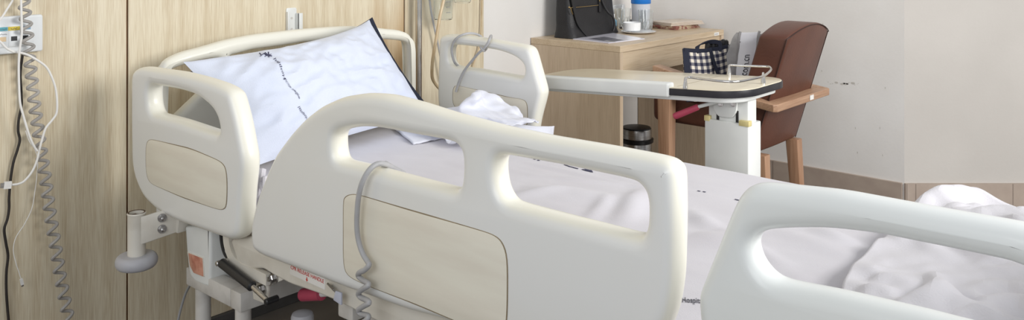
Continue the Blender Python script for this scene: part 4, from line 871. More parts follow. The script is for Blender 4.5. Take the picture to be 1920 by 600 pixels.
for k in range(7):
    a = onY(722 + k * 5, 309.5 + k * 2.6, 1.115 + k * 0.011); b_ = onY(724.5 + k * 5, 310.8 + k * 2.6, 1.121 + k * 0.011); cm.rod(a, b_, 0.0085 - 0.0004 * k, 12, 0.0012)
cm.build('strain_relief', 'cable_grey', cord)
# thin lead looped twice on the far head rail
yn = YF - HALF - 0.004
P = [(866, 128, YF + 0.02), (857, 122, YF - 0.01), (852, 116, yn - 0.004), (848, 103, yn - 0.004), (847, 92, yn - 0.004), (850, 80, yn - 0.006), (857, 71, yn - 0.004), (868, 65, yn + 0.008), (880, 62.5, YF), (893, 64, YF + 0.02), (903, 70, YF + 0.034), (905, 84, YF + 0.034)]
lw = MB().tube(spline([onY(a, b, y) for a, b, y in P], 6), 0.0042, 8)
P = [(855, 172, yn - 0.006), (857, 165, yn - 0.006), (862, 150, yn - 0.006), (871, 132, yn - 0.006), (885, 114, yn - 0.006), (897, 100, yn - 0.008), (906, 92, yn - 0.008), (914, 82, yn - 0.008), (918, 73, yn - 0.004), (920, 68, YF - 0.01), (921, 68, YF + 0.02), (918, 80, YF + 0.034), (911, 92, YF + 0.02), (907, 95, yn), (903, 91, yn - 0.010), (901, 88, yn - 0.006)]
lw.tube(spline([onY(a, b, y) for a, b, y in P], 6), 0.0046, 8)
tag(lw.build('lead_wire', 'cable_grey'), 'thin grey lead looped round the top bar of the far head rail', 'cable')
# ================================================================== HEAD WALL FITTINGS
# socket strip at the left edge of the picture
sp = empty('socket_strip', (0.0, 0.75, 0.95), 'white wall socket strip with teal, yellow and blue labels behind the coiled cord', 'socket')
zc_ = 0.954
link('cover', plate(rrect(0.55, 0.906, 0.912, 1.002, 0.006), [], 0.009, 0.004, YZ(0.009)), 'socket_white', sp)
link('module_frame', plate(rrect(0.56, 0.924, 0.888, 0.980, 0.003), [], 0.002, 0.001, YZ(0.019), 2), 'socket_white', sp)
def yz(px, py, x=0.02): p = onX(px, py, x); return p.y, p.z
for (x0, x1, m) in ((-12, 14, 'label_teal'), (15, 37, 'label_yellow'), (40, 57, 'label_blue')):
    y0, z1 = yz(x0, 46.5 if m != 'label_blue' else 44); y1, z0 = yz(x1, 54)
    z1 = 0.9755; z0 = 0.966
    MB().box((0.0205, y0, z0), (0.0222, y1, z1), 0.0004, 1).build('label_strip', m, sp, smooth=False)
for x in (-12, 15, 40):
    y0 = yz(x, 60)[0]; y1 = yz(x + 23, 60)[0]
    MB().box((0.0200, y0, 0.926), (0.0222, y1, 0.9655), 0.0012).build('module', 'socket_white', sp)
for (x0, x1, m) in ((-5, 11, 'socket_beige'), (20, 32, 'black_plastic'), (42, 53, 'black_plastic')):
    y0 = yz(x0, 66)[0]; y1 = yz(x1, 66)[0]
    MB().box((0.0195, y0, 0.939), (0.0226, y1, 0.951), 0.0006, 1).build('socket_opening', m, sp, smooth=False)
sq = MB(); rnd = random.Random(11)
for (x0, x1, zz) in ((-8, 12, 0.9705), (20, 32, 0.9705), (-8, 12, 0.959)):
    n = 9; pts = []
    for k in range(n):
        y = yz(x0 + (x1 - x0) * k / (n - 1), 50)[0]; pts.append((0.0228, y, zz + rnd.uniform(-0.0022, 0.0022)))
    sq.tube(pts, 0.0005, 5)
sq.build('scribble', 'print_dark', sp)

# coiled grey cord
ax = [(42, -40), (44, -10), (47, 20), (49, 45), (53, 80), (56, 115), (60, 150), (64, 190), (69, 225), (74, 262), (80, 300), (86, 340), (91, 380), (97, 420), (104, 460), (110, 500), (117, 540), (125, 580), (134, 625)]
axp = spline([onX(a, b, 0.045) for a, b in ax], 30)
L = [0]
for i in range(1, len(axp)): L.append(L[-1] + (axp[i] - axp[i - 1]).length)
hel = []; turns = 29.5
def pitchmap(t): return t + 0.10 * math.sin(math.pi * t) * -0.6
i = 0
N = int(turns * 18)
for k in range(N + 1):
    t = k / N; s = (t ** 0.9) * L[-1]; s = t * L[-1]
    while i < len(L) - 2 and L[i + 1] < s: i += 1
    p = axp[i].lerp(axp[i + 1], (s - L[i]) / max(L[i + 1] - L[i], 1e-9)); d = (axp[i + 1] - axp[i]).normalized()
    e1 = Vector((0, 1, 0)); e1 = (e1 - d * e1.dot(d)).normalized(); e2 = d.cross(e1)
    ph = 2 * math.pi * turns * (t + 0.035 * math.sin(math.pi * t) * (1)) ; r = 0.0125
    hel.append(p + e1 * math.cos(ph) * r + e2 * math.sin(ph) * r * 0.3)
o = MB().tube(hel, 0.0044, 8).build('coiled_cord', 'cord_grey'); tag(o, 'grey coiled cord hanging down in front of the wood panelling', 'cord')
def cable(name, pts, X, r, m, label, cat='cable', n=6):
    xs = X if isinstance(X, (list, tuple)) else [X] * len(pts)
    o = MB().tube(spline([onX(a, b, x) for (a, b), x in zip(pts, xs)], n), r, 8).build(name, m); return tag(o, label, cat)
cable('power_cable', [(47, 74), (45, 90), (41, 112), (38, 140), (40, 175), (40, 200), (35, 225), (34, 245), (37, 262), (33, 280), (25, 305), (20, 335), (17, 370), (17, 390), (14, 410), (8, 430), (11, 455), (15, 480), (12, 510), (12, 550), (16, 600), (20, 640)],
      [0.022] + [0.012] * 21, 0.0034, 'cable_black', 'thin dark cable hanging from the socket strip down the wall', 'cable')
uc = cable('charging_cable', [(-12, 72), (0, 78), (12, 90), (25, 97), (38, 99), (52, 103), (70, 113), (86, 125), (96, 142), (104, 165), (107, 190), (106, 212), (98, 225), (86, 240), (80, 258), (74, 280), (69, 302), (60, 322), (46, 339), (34, 345), (22, 346.5)],
           [0.06] * 3 + [0.062] * 3 + [0.066] * 15, 0.0029, 'cable_white', 'white charging cable with a flat plug bowing out over the panelling')
p = onX(13, 347, 0.066); q = onX(2, 348.5, 0.066)
dv = (onX(21, 346.5, 0.066) - onX(6, 347.5, 0.066)); a0, a1 = onX(21, 346.5, 0.066), onX(7, 347.5, 0.066)
hb = MB(); hb.ribbon([a0, a0.lerp(a1, 0.1), a1], 0.0175, 0.007, (0, 0, 1)); plug = hb.build('plug', 'cable_white', uc)
hb = MB(); hb.ribbon([a1, onX(0.5, 348.2, 0.066)], 0.012, 0.0045, (0, 0, 1)); hb.build('plug_tip', 'steel_brushed', uc)
cable('aerial_cable', [(28, -14), (24, 0), (14, 16), (4, 32), (-8, 46)], [0.05] * 5, 0.0026, 'cable_white', 'white cable slanting off the top left corner above the socket strip')
cable('call_cable', [(39, -20), (40, 20), (41, 60), (38, 85), (36, 100), (35, 130), (36, 170), (38, 195), (44, 218), (52, 245), (58, 262), (65, 276), (70, 283)],
      [0.075] * 13, 0.0028, 'cable_white', 'white cable hanging straight down over the socket strip and coiled cord')
tc_ = cable('thin_cable', [(48, 245), (55, 265), (64, 278), (70, 295), (70, 320), (66, 355), (60, 390), (46, 420), (30, 445), (25, 468), (29, 490), (36, 512), (40, 524)],
            [0.03] * 13, 0.0011, 'cable_white', 'very thin white cable with a tiny plug dangling near the floor')
a0, a1 = onX(39.5, 523, 0.03), onX(42, 534, 0.03)
MB().ribbon([a0, a1], 0.007, 0.004, (0, 1, 0)).build('plug', 'cable_white', tc_)
MB().ribbon([a1, onX(42.5, 537, 0.03)], 0.005, 0.003, (0, 1, 0)).build('plug_tip', 'steel_brushed', tc_)
cable('floor_cable', [(362, 515), (358, 530), (348, 550), (340, 575), (334, 600), (330, 625)], [0.2, 0.15, 0.1, 0.08, 0.07, 0.06], 0.0035, 'cable_grey', 'grey cable dropping behind the bed bumper to the floor')

# white wall bracket above the headboard
wb = empty('wall_bracket', (0, 1.694, 0.89), 'white slotted metal bracket screwed to the panelling above the headboard', 'bracket')
y0, y1 = 1.668, 1.722
m = MB(); zt, zb = 0.972, 0.880
link('back_plate', plate(soft([(y0, zb), (y1 - 0.014, zb), (y1 - 0.014, zt - 0.004), (y1 - 0.018, zt), (y0 + 0.003, zt), (y0, zt - 0.004)], 0.004), [], 0.0015, 0.0005, YZ(0.0016), 1), 'metal_white', wb)
MB().box((0.002, y0, zb), (0.012, y0 + 0.004, zt - 0.012), 0.0008).box((0.002, y1 - 0.018, zb), (0.018, y1 - 0.014, zt - 0.018), 0.0008).box((0.015, y1 - 0.018, zb), (0.018, y1, zt - 0.018), 0.0008).build('flange', 'metal_white', wb)
for z in (0.902, 0.938): MB().lathe([(0.004, 0.0), (0.004, 0.0012)], (0.003, y0 + 0.021, z), (1, 0, 0), 14).build('screw', 'metal_grey', wb)

# chrome pole
pp = empty('wall_pole', (0.042, 2.219, 0.02), 'upright chrome pole fixed to the panelling beside the headboard', 'pole')
MB().rod((0.042, 2.219, 0.0), (0.042, 2.219, 2.3), 0.0125, 24).build('pole', 'chrome', pp)
for z in (0.4, 1.5): MB().box((0.0005, 2.205, z), (0.05, 2.233, z + 0.03), 0.004).build('clamp', 'metal_grey', pp)
# suction bottles and tubes
def bottle(c, r, zb, label):
    e = empty('suction_bottle', (c[0], c[1], zb), label, 'bottle', 'suction bottles on the head wall')
    pr = [(0, 0), (r * 0.8, 0.0), (r * 0.95, 0.004), (r, 0.012), (r, 0.2), (r * 0.96, 0.2), (r * 0.96, 0.014), (r * 0.9, 0.007), (0, 0.006)]
    MB().lathe([(a, zb + b) for a, b in pr], (c[0], c[1], 0), n=36).build('jar', 'plastic_clear', e)
    MB().lathe([(r * 1.06, zb + 0.2), (r * 1.06, zb + 0.22), (r * 0.8, zb + 0.235), (0, zb + 0.235)], (c[0], c[1], 0), n=36).build('lid', 'grey_rubber', e)
    s = MB()
    for k in range(7): s.box((c[0] + r * 0.86 - 0.001, c[1] - 0.014, zb + 0.03 + k * 0.02), (c[0] + r * 0.99, c[1] - (0.002 if k % 2 else -0.004), zb + 0.032 + k * 0.02))
    s.build('scale_marks', 'grey_felt', e, smooth=False)
    MB().box((0.001, c[1] - 0.02, zb + 0.203), (c[0] - r * 1.0, c[1] + 0.02, zb + 0.232), 0.004).build('holder', 'metal_white', e)
    return e
pb = onX(831, 38, 0.08); bottle((0.08, pb.y), 0.036, onX(830, 38, 0.08).z, 'clear graduated suction bottle behind the beige tube')
pb = onX(867, 3, 0.08); bottle((0.08, pb.y), 0.034, onX(867, 6, 0.08).z, 'clear suction bottle at the top edge, right of the lower one')
cable('suction_tube', [(838, -30), (832, 0), (825, 30), (820, 60), (815, 90), (811, 115), (810, 138), (812, 150), (820, 162), (828, 169), (840, 174), (850, 178)], [0.15] * 12, 0.0058, 'tube_beige', 'beige rubber suction tube hanging in a bow beside the far head rail', 'tube')
cable('grey_lead', [(803, -20), (806, 5), (809, 25), (814, 50), (819, 72), (823, 92), (827, 115), (830, 135), (833, 150)], [0.03] * 9, 0.0038, 'cable_grey', 'slim grey lead hanging behind the beige suction tube', 'cable')
cable('oxygen_tube', [(904, -20), (903, 20), (902, 60), (898, 90), (891, 112), (886, 130), (880, 160)], [0.012] * 7, 0.0035, 'tube_beige', 'slim pale tube running down the right edge of the panelling', 'tube')

# ================================================================== DESK
DY0, DY1, DX, DZ = 2.93, 3.803, 0.459, 0.767
dk = empty('desk', (0.23, 3.36, 0.0), 'pale wood-grain desk against the wall under the black handbag', 'desk')
MB().box((-0.010, DY0, DZ - 0.026), (DX, DY1, DZ), 0.0012, 1).build('top', 'desk_top_wood', dk, smooth=False)
MB().box((-0.010, DY0, 0.0), (DX - 0.0005, DY0 + 0.022, DZ - 0.0265), 0.001, 1).build('side_panel', 'desk_wood', dk, smooth=False)
MB().box((-0.010, DY1 - 0.022, 0.0), (DX - 0.0005, DY1, DZ - 0.0265), 0.001, 1).build('side_panel', 'desk_wood', dk, smooth=False)
MB().box((DX - 0.028, DY0 + 0.023, DZ - 0.128), (DX - 0.010, DY1 - 0.023, DZ - 0.027), 0.001, 1).build('apron', 'desk_top_wood', dk, smooth=False)
a = onX(1339, 63, DX); 
st = MB().box((DX + 0.0002, a.y - 0.0, a.z - 0.011), (DX + 0.001, a.y + 0.045, a.z + 0.004)).build('inventory_sticker', 'sticker_white', dk, smooth=False, label='small white inventory sticker')
m = MB()
for k in range(5): m.box((DX + 0.0011, a.y + 0.006 + k * 0.006, a.z - 0.007), (DX + 0.0014, a.y + 0.009 + k * 0.006, a.z - 0.001))
m.build('sticker_print', 'grey_felt', st, smooth=False)

# ------------------------------------------------------------------ handbag
hb_ = empty('handbag', (0.1, 3.18, DZ), 'black leather handbag with gold zip standing on the desk', 'handbag')
def F(y, z):      # front face leans back a little
    return 0.158 - (z - DZ) * 0.18
Y0b, Y1b = 3.005, 3.365
def bag_pt(u, v):       # u round the bag, v upward
    a = 2 * math.pi * u; z = DZ + 0.002 + v * 0.27
    sq = lambda c, p: math.copysign(abs(c) ** p, c)
    flare = 1 + 0.05 * max(0, 1 - v * 5)
    hw = (Y1b - Y0b) / 2 * (1.0 - 0.07 * v) * flare; hd = 0.058 * (1 - 0.35 * v) * (1 + 0.18 * max(0, 1 - v * 6))
    y = (Y0b + Y1b) / 2 + hw * sq(math.cos(a), 0.35); x = 0.105 - 0.02 * v + hd * sq(math.sin(a), 0.5)
    x += 0.007 * nz(y * 9, z * 12, 3) * (1 - v) + 0.004 * nz(y * 22, z * 16, 8)
    return Vector((x, y, z))
bm = bmesh.new(); nU, nV = 96, 40
R_ = [[bm.verts.new(bag_pt(i / nU, j / nV)) for i in range(nU)] for j in range(nV + 1)]
for j in range(nV):
    for i in range(nU): bm.faces.new((R_[j][i], R_[j][(i + 1) % nU], R_[j + 1][(i + 1) % nU], R_[j + 1][i]))
bm.faces.new(R_[0][::-1]); bm.faces.new(R_[-1])
body = link('body', tomesh(bm), 'leather_black', hb_)
def fx(px, py, up=0.003):
    X = 0.14
    for _ in range(8):
        p = onX(px, py, X); v = (p.z - DZ) / 0.27
        X = 0.105 - 0.02 * v + 0.058 * (1 - 0.35 * v) * (1 + 0.18 * max(0, 1 - v * 6)) + 0.007 * nz(p.y * 9, p.z * 12, 3) * (1 - v) + 0.004 * nz(p.y * 22, p.z * 16, 8) + up
    return onX(px, py, X)
m = MB(); m.ribbon([fx(a, b, 0.002) for a, b in ((1078, 14), (1090, 13), (1105, 11.5), (1123, 9.5))], 0.009, 0.003, (0, 0, 1))
zp = m.build('zip_pocket', 'leather_black', hb_)
m = MB(); m.tube([fx(a, b, 0.0045) for a, b in ((1070, 14.5), (1085, 13.3), (1100, 11.8), (1122, 9.8))], 0.0011, 8); m.build('zip', 'gold', zp)
m = MB(); m.tube([fx(a, b, 0.006) for a, b in ((1067, 13.5), (1071, 17), (1072, 22), (1074, 27))], [0.003, 0.002, 0.0025, 0.0018], 8); m.build('zip_puller', 'gold', zp)
m = MB(); m.ribbon(spline([fx(a, b, 0.005) for a, b in ((1072, -16), (1074, 0), (1078, 20), (1084, 42), (1092, 55), (1102, 66))], 5), 0.019, 0.0035, (0, 0.94, 0.34)); m.build('strap', 'leather_black', hb_)
m = MB(); m.tube(spline([fx(1124, -12, 0.006), fx(1128, 0, 0.006), fx(1134, 14, 0.008), fx(1141, 24, 0.014), fx(1148, 30, 0.018), fx(1152, 40, 0.02), fx(1152, 50, 0.02), fx(1149.5, 58, 0.014)], 6), 0.0052, 8); m.build('strap', 'leather_black', hb_)
ha, hb2 = fx(1073, -30, 0.006), fx(1123, -38, 0.006)
m = MB(); m.tube(spline([fx(1072, -14, 0.006), ha, ha + Vector((-0.005, 0.004, 0.16)), ha.lerp(hb2, 0.5) + Vector((-0.01, 0, 0.235)), hb2 + Vector((-0.005, -0.004, 0.16)), hb2, fx(1124, -10, 0.006)], 6), 0.006, 8); m.build('handle', 'leather_black', hb_)
m = MB(); m.ribbon([fx(a, b, 0.005) for a, b in ((1124, -4), (1124.5, 10), (1125, 23))], 0.015, 0.003, (0, 1, 0)); m.build('tag', 'leather_black', hb_)
MB().rod(fx(1123.5, 0, 0.004), fx(1124.5, 3, 0.008), 0.003, 12).build('stud', 'gold', hb_)

# ------------------------------------------------------------------ things on the desk
def flat(name, pts, z0, z1, m, parent=None, label=None):
    b = MB(); b.hexa([Vector((p.x, p.y, z0)) for p in pts] + [Vector((p.x, p.y, z1)) for p in pts], min(0.001, (z1 - z0) * 0.3), 1)
    return b.build(name, m, parent, label=label, smooth=False)
mg = empty('brochure', (0.3, 3.1, DZ), 'glossy printed brochure in a clear plastic sleeve lying in front of the handbag', 'brochure')
P4 = [onZ(*p, DZ) for p in ((1074, 74.5), (1141, 82), (1209, 74), (1146, 62.5))]
flat('sleeve', P4, DZ + 0.0005, DZ + 0.004, 'plastic_sleeve', mg)
def inq(u, v): return P4[0].lerp(P4[1], u).lerp(P4[3].lerp(P4[2], u), v)
flat('printed_photo', [inq(0.25, 0.16), inq(0.95, 0.12), inq(0.9, 0.5), inq(0.3, 0.55)], DZ + 0.004, DZ + 0.0044, 'print_dark', mg)
flat('printed_photo', [inq(0.72, 0.14), inq(1.0, 0.10), inq(1.0, 0.2), inq(0.72, 0.22)], DZ + 0.0044, DZ + 0.0047, 'grey_felt', mg)
# ashtray-like white bowl on a saucer
c = onZ(1177, 62, DZ)
c.x -= 0.0; 
so = MB().lathe([(0, 0.0), (0.05, 0.0), (0.078, 0.007), (0.08, 0.009), (0.078, 0.0095), (0.05, 0.0035), (0, 0.003)], c + Vector((0.035, 0.035, 0.0005)), n=40).build('saucer', 'porcelain')
tag(so, 'small white saucer under the white bowl on the desk', 'saucer')
bw = MB().lathe([(0, 0), (0.036, 0), (0.040, 0.004), (0.0415, 0.036), (0.040, 0.038), (0.038, 0.036), (0.036, 0.007), (0, 0.006)], c + Vector((0.012, 0.016, 0.011)), n=40).build('bowl', 'porcelain')
tag(bw, 'small round white porcelain bowl on the saucer beside the handbag', 'bowl')
def glass(cx, cy, r, h, label):
    pr = [(0, 0.0), (r * 0.72, 0), (r * 0.76, 0.003), (r, h), (r - 0.0018, h), (r * 0.72, 0.010), (0, 0.009)]
    g = MB(); g.lathe(pr, (cx, cy, DZ + 0.0005), n=36)
    for k in range(10):
        a = k * math.pi / 5; g.tube([(cx + math.cos(a + q * 0.5) * (r * 0.78 + q * 0.13 * r + 0.0006), cy + math.sin(a + q * 0.5) * (r * 0.78 + q * 0.13 * r + 0.0006), DZ + 0.008 + q * h * 0.5) for q in (0, 0.5, 1)], 0.0011, 5)
        g.tube([(cx + math.cos(a - q * 0.5) * (r * 0.78 + q * 0.13 * r + 0.0006), cy + math.sin(a - q * 0.5) * (r * 0.78 + q * 0.13 * r + 0.0006), DZ + 0.008 + q * h * 0.5) for q in (0, 0.5, 1)], 0.0011, 5)
    o = g.build('drinking_glass', 'glass_clear'); return tag(o, label, 'glass', 'drinking glasses on the desk')
g1 = onZ(1202, 59, DZ); glass(g1.x + 0.005, g1.y + 0.035, 0.036, 0.098, 'empty cut glass tumbler in front of the water bottle')
g2 = onZ(1166, 47, DZ); glass(0.075, 3.525, 0.036, 0.098, 'empty cut glass tumbler behind the white bowl, next to the handbag')
sp_ = MB().tube([(0.072, 3.505, DZ + 0.012), (0.078, 3.512, DZ + 0.115)], [0.0035, 0.0028], 8).build('stirrer', 'porcelain'); tag(sp_, 'white stirrer standing in the glass next to the handbag', 'stirrer')
# water bottle
wbx, wby = 0.15, 3.56
wb_ = empty('water_bottle', (wbx, wby, DZ), 'tall frosted water bottle with bright blue lid on the desk', 'bottle')
MB().lathe([(0, 0.0), (0.036, 0), (0.042, 0.005), (0.0435, 0.02), (0.045, 0.128), (0.043, 0.128), (0.041, 0.02), (0.038, 0.006), (0, 0.005)], (wbx, wby, DZ + 0.0005), n=40).build('body', 'plastic_bottle', wb_)
MB().lathe([(0, 0.0065), (0.0375, 0.0065), (0.0405, 0.02), (0.042, 0.108), (0, 0.108)], (wbx, wby, DZ + 0.0005), n=40).build('water', 'plastic_clear', wb_)
MB().lathe([(0.046, 0.122), (0.0475, 0.124), (0.0475, 0.165), (0.044, 0.17), (0.02, 0.172), (0.018, 0.2), (0, 0.2)], (wbx, wby, DZ + 0.0005), n=40).build('lid', 'lid_blue', wb_)
# little blue bottle behind the bag, dark gadget by the glasses
m = empty('hand_gel_bottle', (0.06, 3.44, DZ), 'little pale blue bottle half hidden behind the handbag strap', 'bottle')
MB().lathe([(0, 0), (0.016, 0), (0.018, 0.003), (0.018, 0.045), (0.008, 0.055), (0, 0.055)], (0.075, 3.433, DZ + 0.0005), n=24).build('body', 'liquid_blue', m)
MB().lathe([(0.009, 0.055), (0.009, 0.075), (0, 0.075)], (0.075, 3.433, DZ + 0.0005), n=20).build('cap', 'porcelain', m)
q = onZ(1187, 49, DZ)
m = MB().box((0.03, 3.60, DZ + 0.0005), (0.06, 3.66, DZ + 0.034), 0.004).build('alarm_clock', 'print_dark'); tag(m, 'small dark grey gadget between the glasses on the desk', 'gadget')
# wall socket behind the glasses
e = empty('wall_socket', (-0.01, 3.6, 0.80), 'cream wall socket plate behind the drinking glasses', 'socket')
y0, z1 = yz(1152, 8, 0); y1, z0 = yz(1173, 32, 0)
link('cover', plate(rrect(3.545, 0.79, 3.655, 0.872, 0.004), [], 0.005, 0.003, YZ(-0.009), 2), 'socket_white', e)
link('module_frame', plate(rrect(3.560, 0.80, 3.640, 0.855, 0.002), [], 0.001, 0.0005, YZ(-0.0038), 1), 'panel_cream', e)
yy, zz = yz(1167, 18, 0)
for dz in (0.0, ): MB().box((-0.0028, yy - 0.003, zz - 0.011), (-0.0020, yy + 0.003, zz + 0.003)).build('socket_opening', 'black_plastic', e, smooth=False)
# folded newspapers
npz = DZ + 0.0005
nw = [onZ(*p, DZ) for p in ((1224, 54), (1278, 58.5), (1319, 50), (1268, 38))]
C4 = sum((p for p in nw), Vector()) / 4
def paper(ang, dx, dy, z, w, d, m, label):
    n = 5; b = MB()
    for k in range(4):
        zz = z + k * 0.0042; M = Matrix.Translation((0.235 + dx + 0.002 * k, 3.728 + dy - 0.003 * k, zz)) @ Matrix.Rotation(ang + 0.03 * k, 4, 'Z')
        b.box((-w / 2, -d / 2, 0), (w / 2 - 0.004 * k, d / 2, 0.0036), 0.0012, 2, M)
    o = b.build('newspaper', m); return tag(o, label, 'newspaper', 'newspapers on the desk')
paper(-0.10, 0.0, 0.0, npz, 0.16, 0.20, 'print_red', 'folded colour newspaper at the bottom of the small pile on the desk')
o = paper(-0.28, 0.01, 0.005, npz + 0.0175, 0.15, 0.22, 'newsprint', 'folded beige newspaper on top of the small pile on the desk')
# ================================================================== OVERBED TABLE
tb_ = empty('overbed_table', (1.2, 2.45, 0.0), 'ivory overbed table on a white column standing beyond the bed', 'table')
sl = 0.06    # the cantilevered top sags towards its free end
TX1 = 1.295
def TM(x, y, z):     # table frame: x from the right end leftwards (negative), z above the top surface
    return Vector((TX1 + x, y, 0.761 + x * sl + z))
def tilt(me):
    for v in me.vertices: v.co = TM(v.co.x, v.co.y, v.co.z)
    return me
yA, yB = 2.318, 2.66
top_o = rrect(-0.84, yA, 0.0, yB, 0.10, 8)
link('top', tilt(plate(top_o, [], 0.010, 0.002, XY(-0.010), 2)), 'laminate_ivory', tb_)
bo = rrect(-0.842, yA - 0.0025, 0.0025, yB + 0.0025, 0.101, 8)
link('edge_band', tilt(plate(bo, [[(p[0], p[1]) for p in rrect(-0.839, yA + 0.001, -0.001, yB - 0.001, 0.10, 8)]], 0.0105, 0.001, XY(-0.0125), 1)), 'edge_black', tb_)
link('under_tray', tilt(plate(rrect(-0.80, yA + 0.012, -0.018, yB - 0.03, 0.07, 8), [], 0.008, 0.003, XY(-0.031), 2)), 'metal_white', tb_)
m = MB().box((-0.82, yA - 0.010, -0.030), (-0.24, yA + 0.030, 0.014), 0.007, 3); me = tomesh(m.bm); link('edge_guard', tilt(me), 'metal_white', tb_)
m = MB().box((-0.60, yA + 0.002, -0.062), (-0.12, yA + 0.032, -0.039), 0.003); 
m = MB().box((-0.232, yA + 0.03, 0.0001), (-0.2305, yB - 0.03, 0.0004)); link('panel_joint', tilt(tomesh(m.bm)), 'seam_tan', tb_)
# little chrome gallery on three posts
h = 0.030
def pt(px, py, z=0.761):
    p = onZ(px, py, z - 0.006); return p
pA, pB, pC = pt(1285, 163), pt(1367, 138), pt(1431, 160)
gal = MB(); g_top = [Vector((p.x, p.y, p.z + 0.036)) for p in (pA, pB, pC)]
path = [onZ(a, b, 0.794) for a, b in ((1285, 151), (1287, 147), (1292, 145), (1310, 147), (1340, 151), (1365, 153), (1378, 153), (1390, 152), (1410, 148), (1430, 143), (1441, 136), (1446, 130), (1445, 127), (1440, 125), (1415, 124), (1390, 123), (1372, 122), (1368, 123), (1367, 127))]
gal.tube(spline(path, 4), 0.0036, 10)
gl = gal.build('gallery_rail', 'chrome', tb_)
for p, tp in ((pA, path[0]), (pB, path[-1]), (pC, onZ(1431, 143, 0.794))):
    x = tp.x if p is not pC else p.x; zb = 0.761 + (p.x - TX1) * sl
    MB().lathe([(0.0075, 0), (0.0075, 0.006), (0.0035, 0.034), (0, 0.036)], (p.x, p.y, zb), n=20).build('gallery_post', 'chrome', gl)
# column: inner slider, outer sleeve and clamp plate
xc0, xc1 = onY(1321, 230, 2.40).x, onY(1403, 230, 2.40).x
yc0 = 2.40
MB().box((xc0 + 0.006, yc0 + 0.012, 0.45), (xc1 - 0.006, yc0 + 0.07, 0.719), 0.006).build('inner_column', 'metal_white', tb_)
zs = onY(1360, 228, yc0).z
oc = MB().box((xc0, yc0, 0.08), (xc1, yc0 + 0.085, zs), 0.004)
sleeve = oc.build('outer_column', 'metal_white', tb_)
for x in (xc0 + 0.035, xc1 - 0.045): MB().box((x, yc0 + 0.0095, zs - 0.02), (x + 0.008, yc0 + 0.013, zs + 0.035)).build('slot', 'black_rubber', tb_)
for (x, w) in ((xc0 - 0.001, 0.018), (xc1 - 0.030, 0.032)):
    MB().box((x, yc0 - 0.0015, zs - 0.006), (x + w, yc0 + 0.02, zs + 0.010), 0.001).build('adhesive_tape', 'tape_yellow', sleeve, label='yellowed adhesive tape')
zt = 0.717
cp = [(xc0 + 0.03, zt), (xc0 + 0.028, zt - 0.035), (xc0 + 0.045, zt - 0.055), (xc1 - 0.055, zt - 0.055), (xc1 - 0.04, zt - 0.035), (xc1 - 0.036, zt)]
cl = link('clamp_plate', plate(soft(cp, 0.008), [], 0.005, 0.002, XZ(yc0 + 0.006), 2), 'metal_white', tb_)
for px in (1351, 1375):
    p = onY(px, 195, yc0); MB().lathe([(0.0085, 0), (0.0085, 0.003), (0.005, 0.0035), (0.005, 0.006), (0, 0.0065)], (p.x, yc0 + 0.001, p.z), (0, -1, 0), 20).build('bolt', 'chrome', cl)
MB().box((xc0 + 0.01, yc0 + 0.03, 0.68), (xc1 - 0.01, yc0 + 0.065, 0.722), 0.004).build('head_block', 'metal_white', tb_)
l0, l1, l2 = onY(1345, 191, 2.385), onY(1310, 200, 2.375), onY(1263, 219, 2.36)
lv = MB().tube([l0 + Vector((0.02, 0.02, 0)), l0, l1, l1.lerp(l2, 0.1)], 0.0055, 12).build('height_lever', 'metal_white', tb_)
MB().tube([l1, l1.lerp(l2, 0.04), l1.lerp(l2, 0.9), l1.lerp(l2, 0.97), l2], [0.0075, 0.0095, 0.0105, 0.009, 0.004], 16).build('grip', 'pink_grip', lv, label='pink rubber grip')
MB().box((0.55, yc0 + 0.02, 0.06), (xc1 + 0.02, yc0 + 0.095, 0.105), 0.006).box((xc0 - 0.01, 2.25, 0.06), (xc1 + 0.01, 2.85, 0.10), 0.006).build('base', 'metal_white', tb_)
for (x, y) in ((0.58, yc0 + 0.057), (xc1 - 0.04, 2.28), (xc1 - 0.04, 2.82)):
    MB().lathe([(0.02, -0.012), (0.031, -0.011), (0.031, 0.011), (0.02, 0.012)], (x, y, 0.031), (0, 1, 0), 20).build('caster', 'black_rubber', tb_)

# ================================================================== ARMCHAIR
ac = empty('armchair', (0.85, 3.22, 0.0), 'brown leatherette armchair with wooden arms drawn up to the desk', 'chair')
Yc1, Yc2 = 3.03, 3.41
# back: slab leaning away, arched top
def back_pt(x_front, y): return None
xr = lambda z: 1.045 + (z - 0.60) * 0.30          # rear face
n = 16; bmk = bmesh.new()
def crown(t, zc): return zc + 0.042 * math.sin(math.pi * t) ** 0.8
rings = []
for side in (0, 1):       # 0 rear, 1 front
    for lev in range(9):
        row = []
        for k in range(n + 1):
            t = k / n; y = Yc1 + (Yc2 - Yc1) * t
            zt_ = crown(t, 0.842); z = 0.40 + (zt_ - 0.40) * lev / 8
            x = xr(z) - (0.112 if side else 0.0) + (0.006 * math.sin(math.pi * t) if side == 0 else -0.008 * math.sin(math.pi * t))
            row.append(bmk.verts.new((x, y, z)))
        rings.append(row)
def face(a, b, c, d): bmk.faces.new((a, b, c, d))
for s_ in (0, 1):
    for l in range(8):
        for k in range(n): face(rings[s_ * 9 + l][k], rings[s_ * 9 + l][k + 1], rings[s_ * 9 + l + 1][k + 1], rings[s_ * 9 + l + 1][k])
for k in range(n):
    face(rings[8][k], rings[8][k + 1], rings[17][k + 1], rings[17][k]); face(rings[0][k], rings[0][k + 1], rings[9][k + 1], rings[9][k])
for l in range(8):
    face(rings[l][0], rings[l + 1][0], rings[10 + l][0], rings[9 + l][0]); face(rings[l][n], rings[l + 1][n], rings[10 + l][n], rings[9 + l][n])
bmesh.ops.recalc_face_normals(bmk, faces=bmk.faces)
ed = [e for e in bmk.edges if len(e.link_faces) == 2 and e.calc_face_angle() > 0.9]
bmesh.ops.bevel(bmk, geom=ed, offset=0.012, segments=3, profile=0.5, affect='EDGES')
back = link('backrest', tomesh(bmk), 'leatherette_brown', ac)
pip = MB()
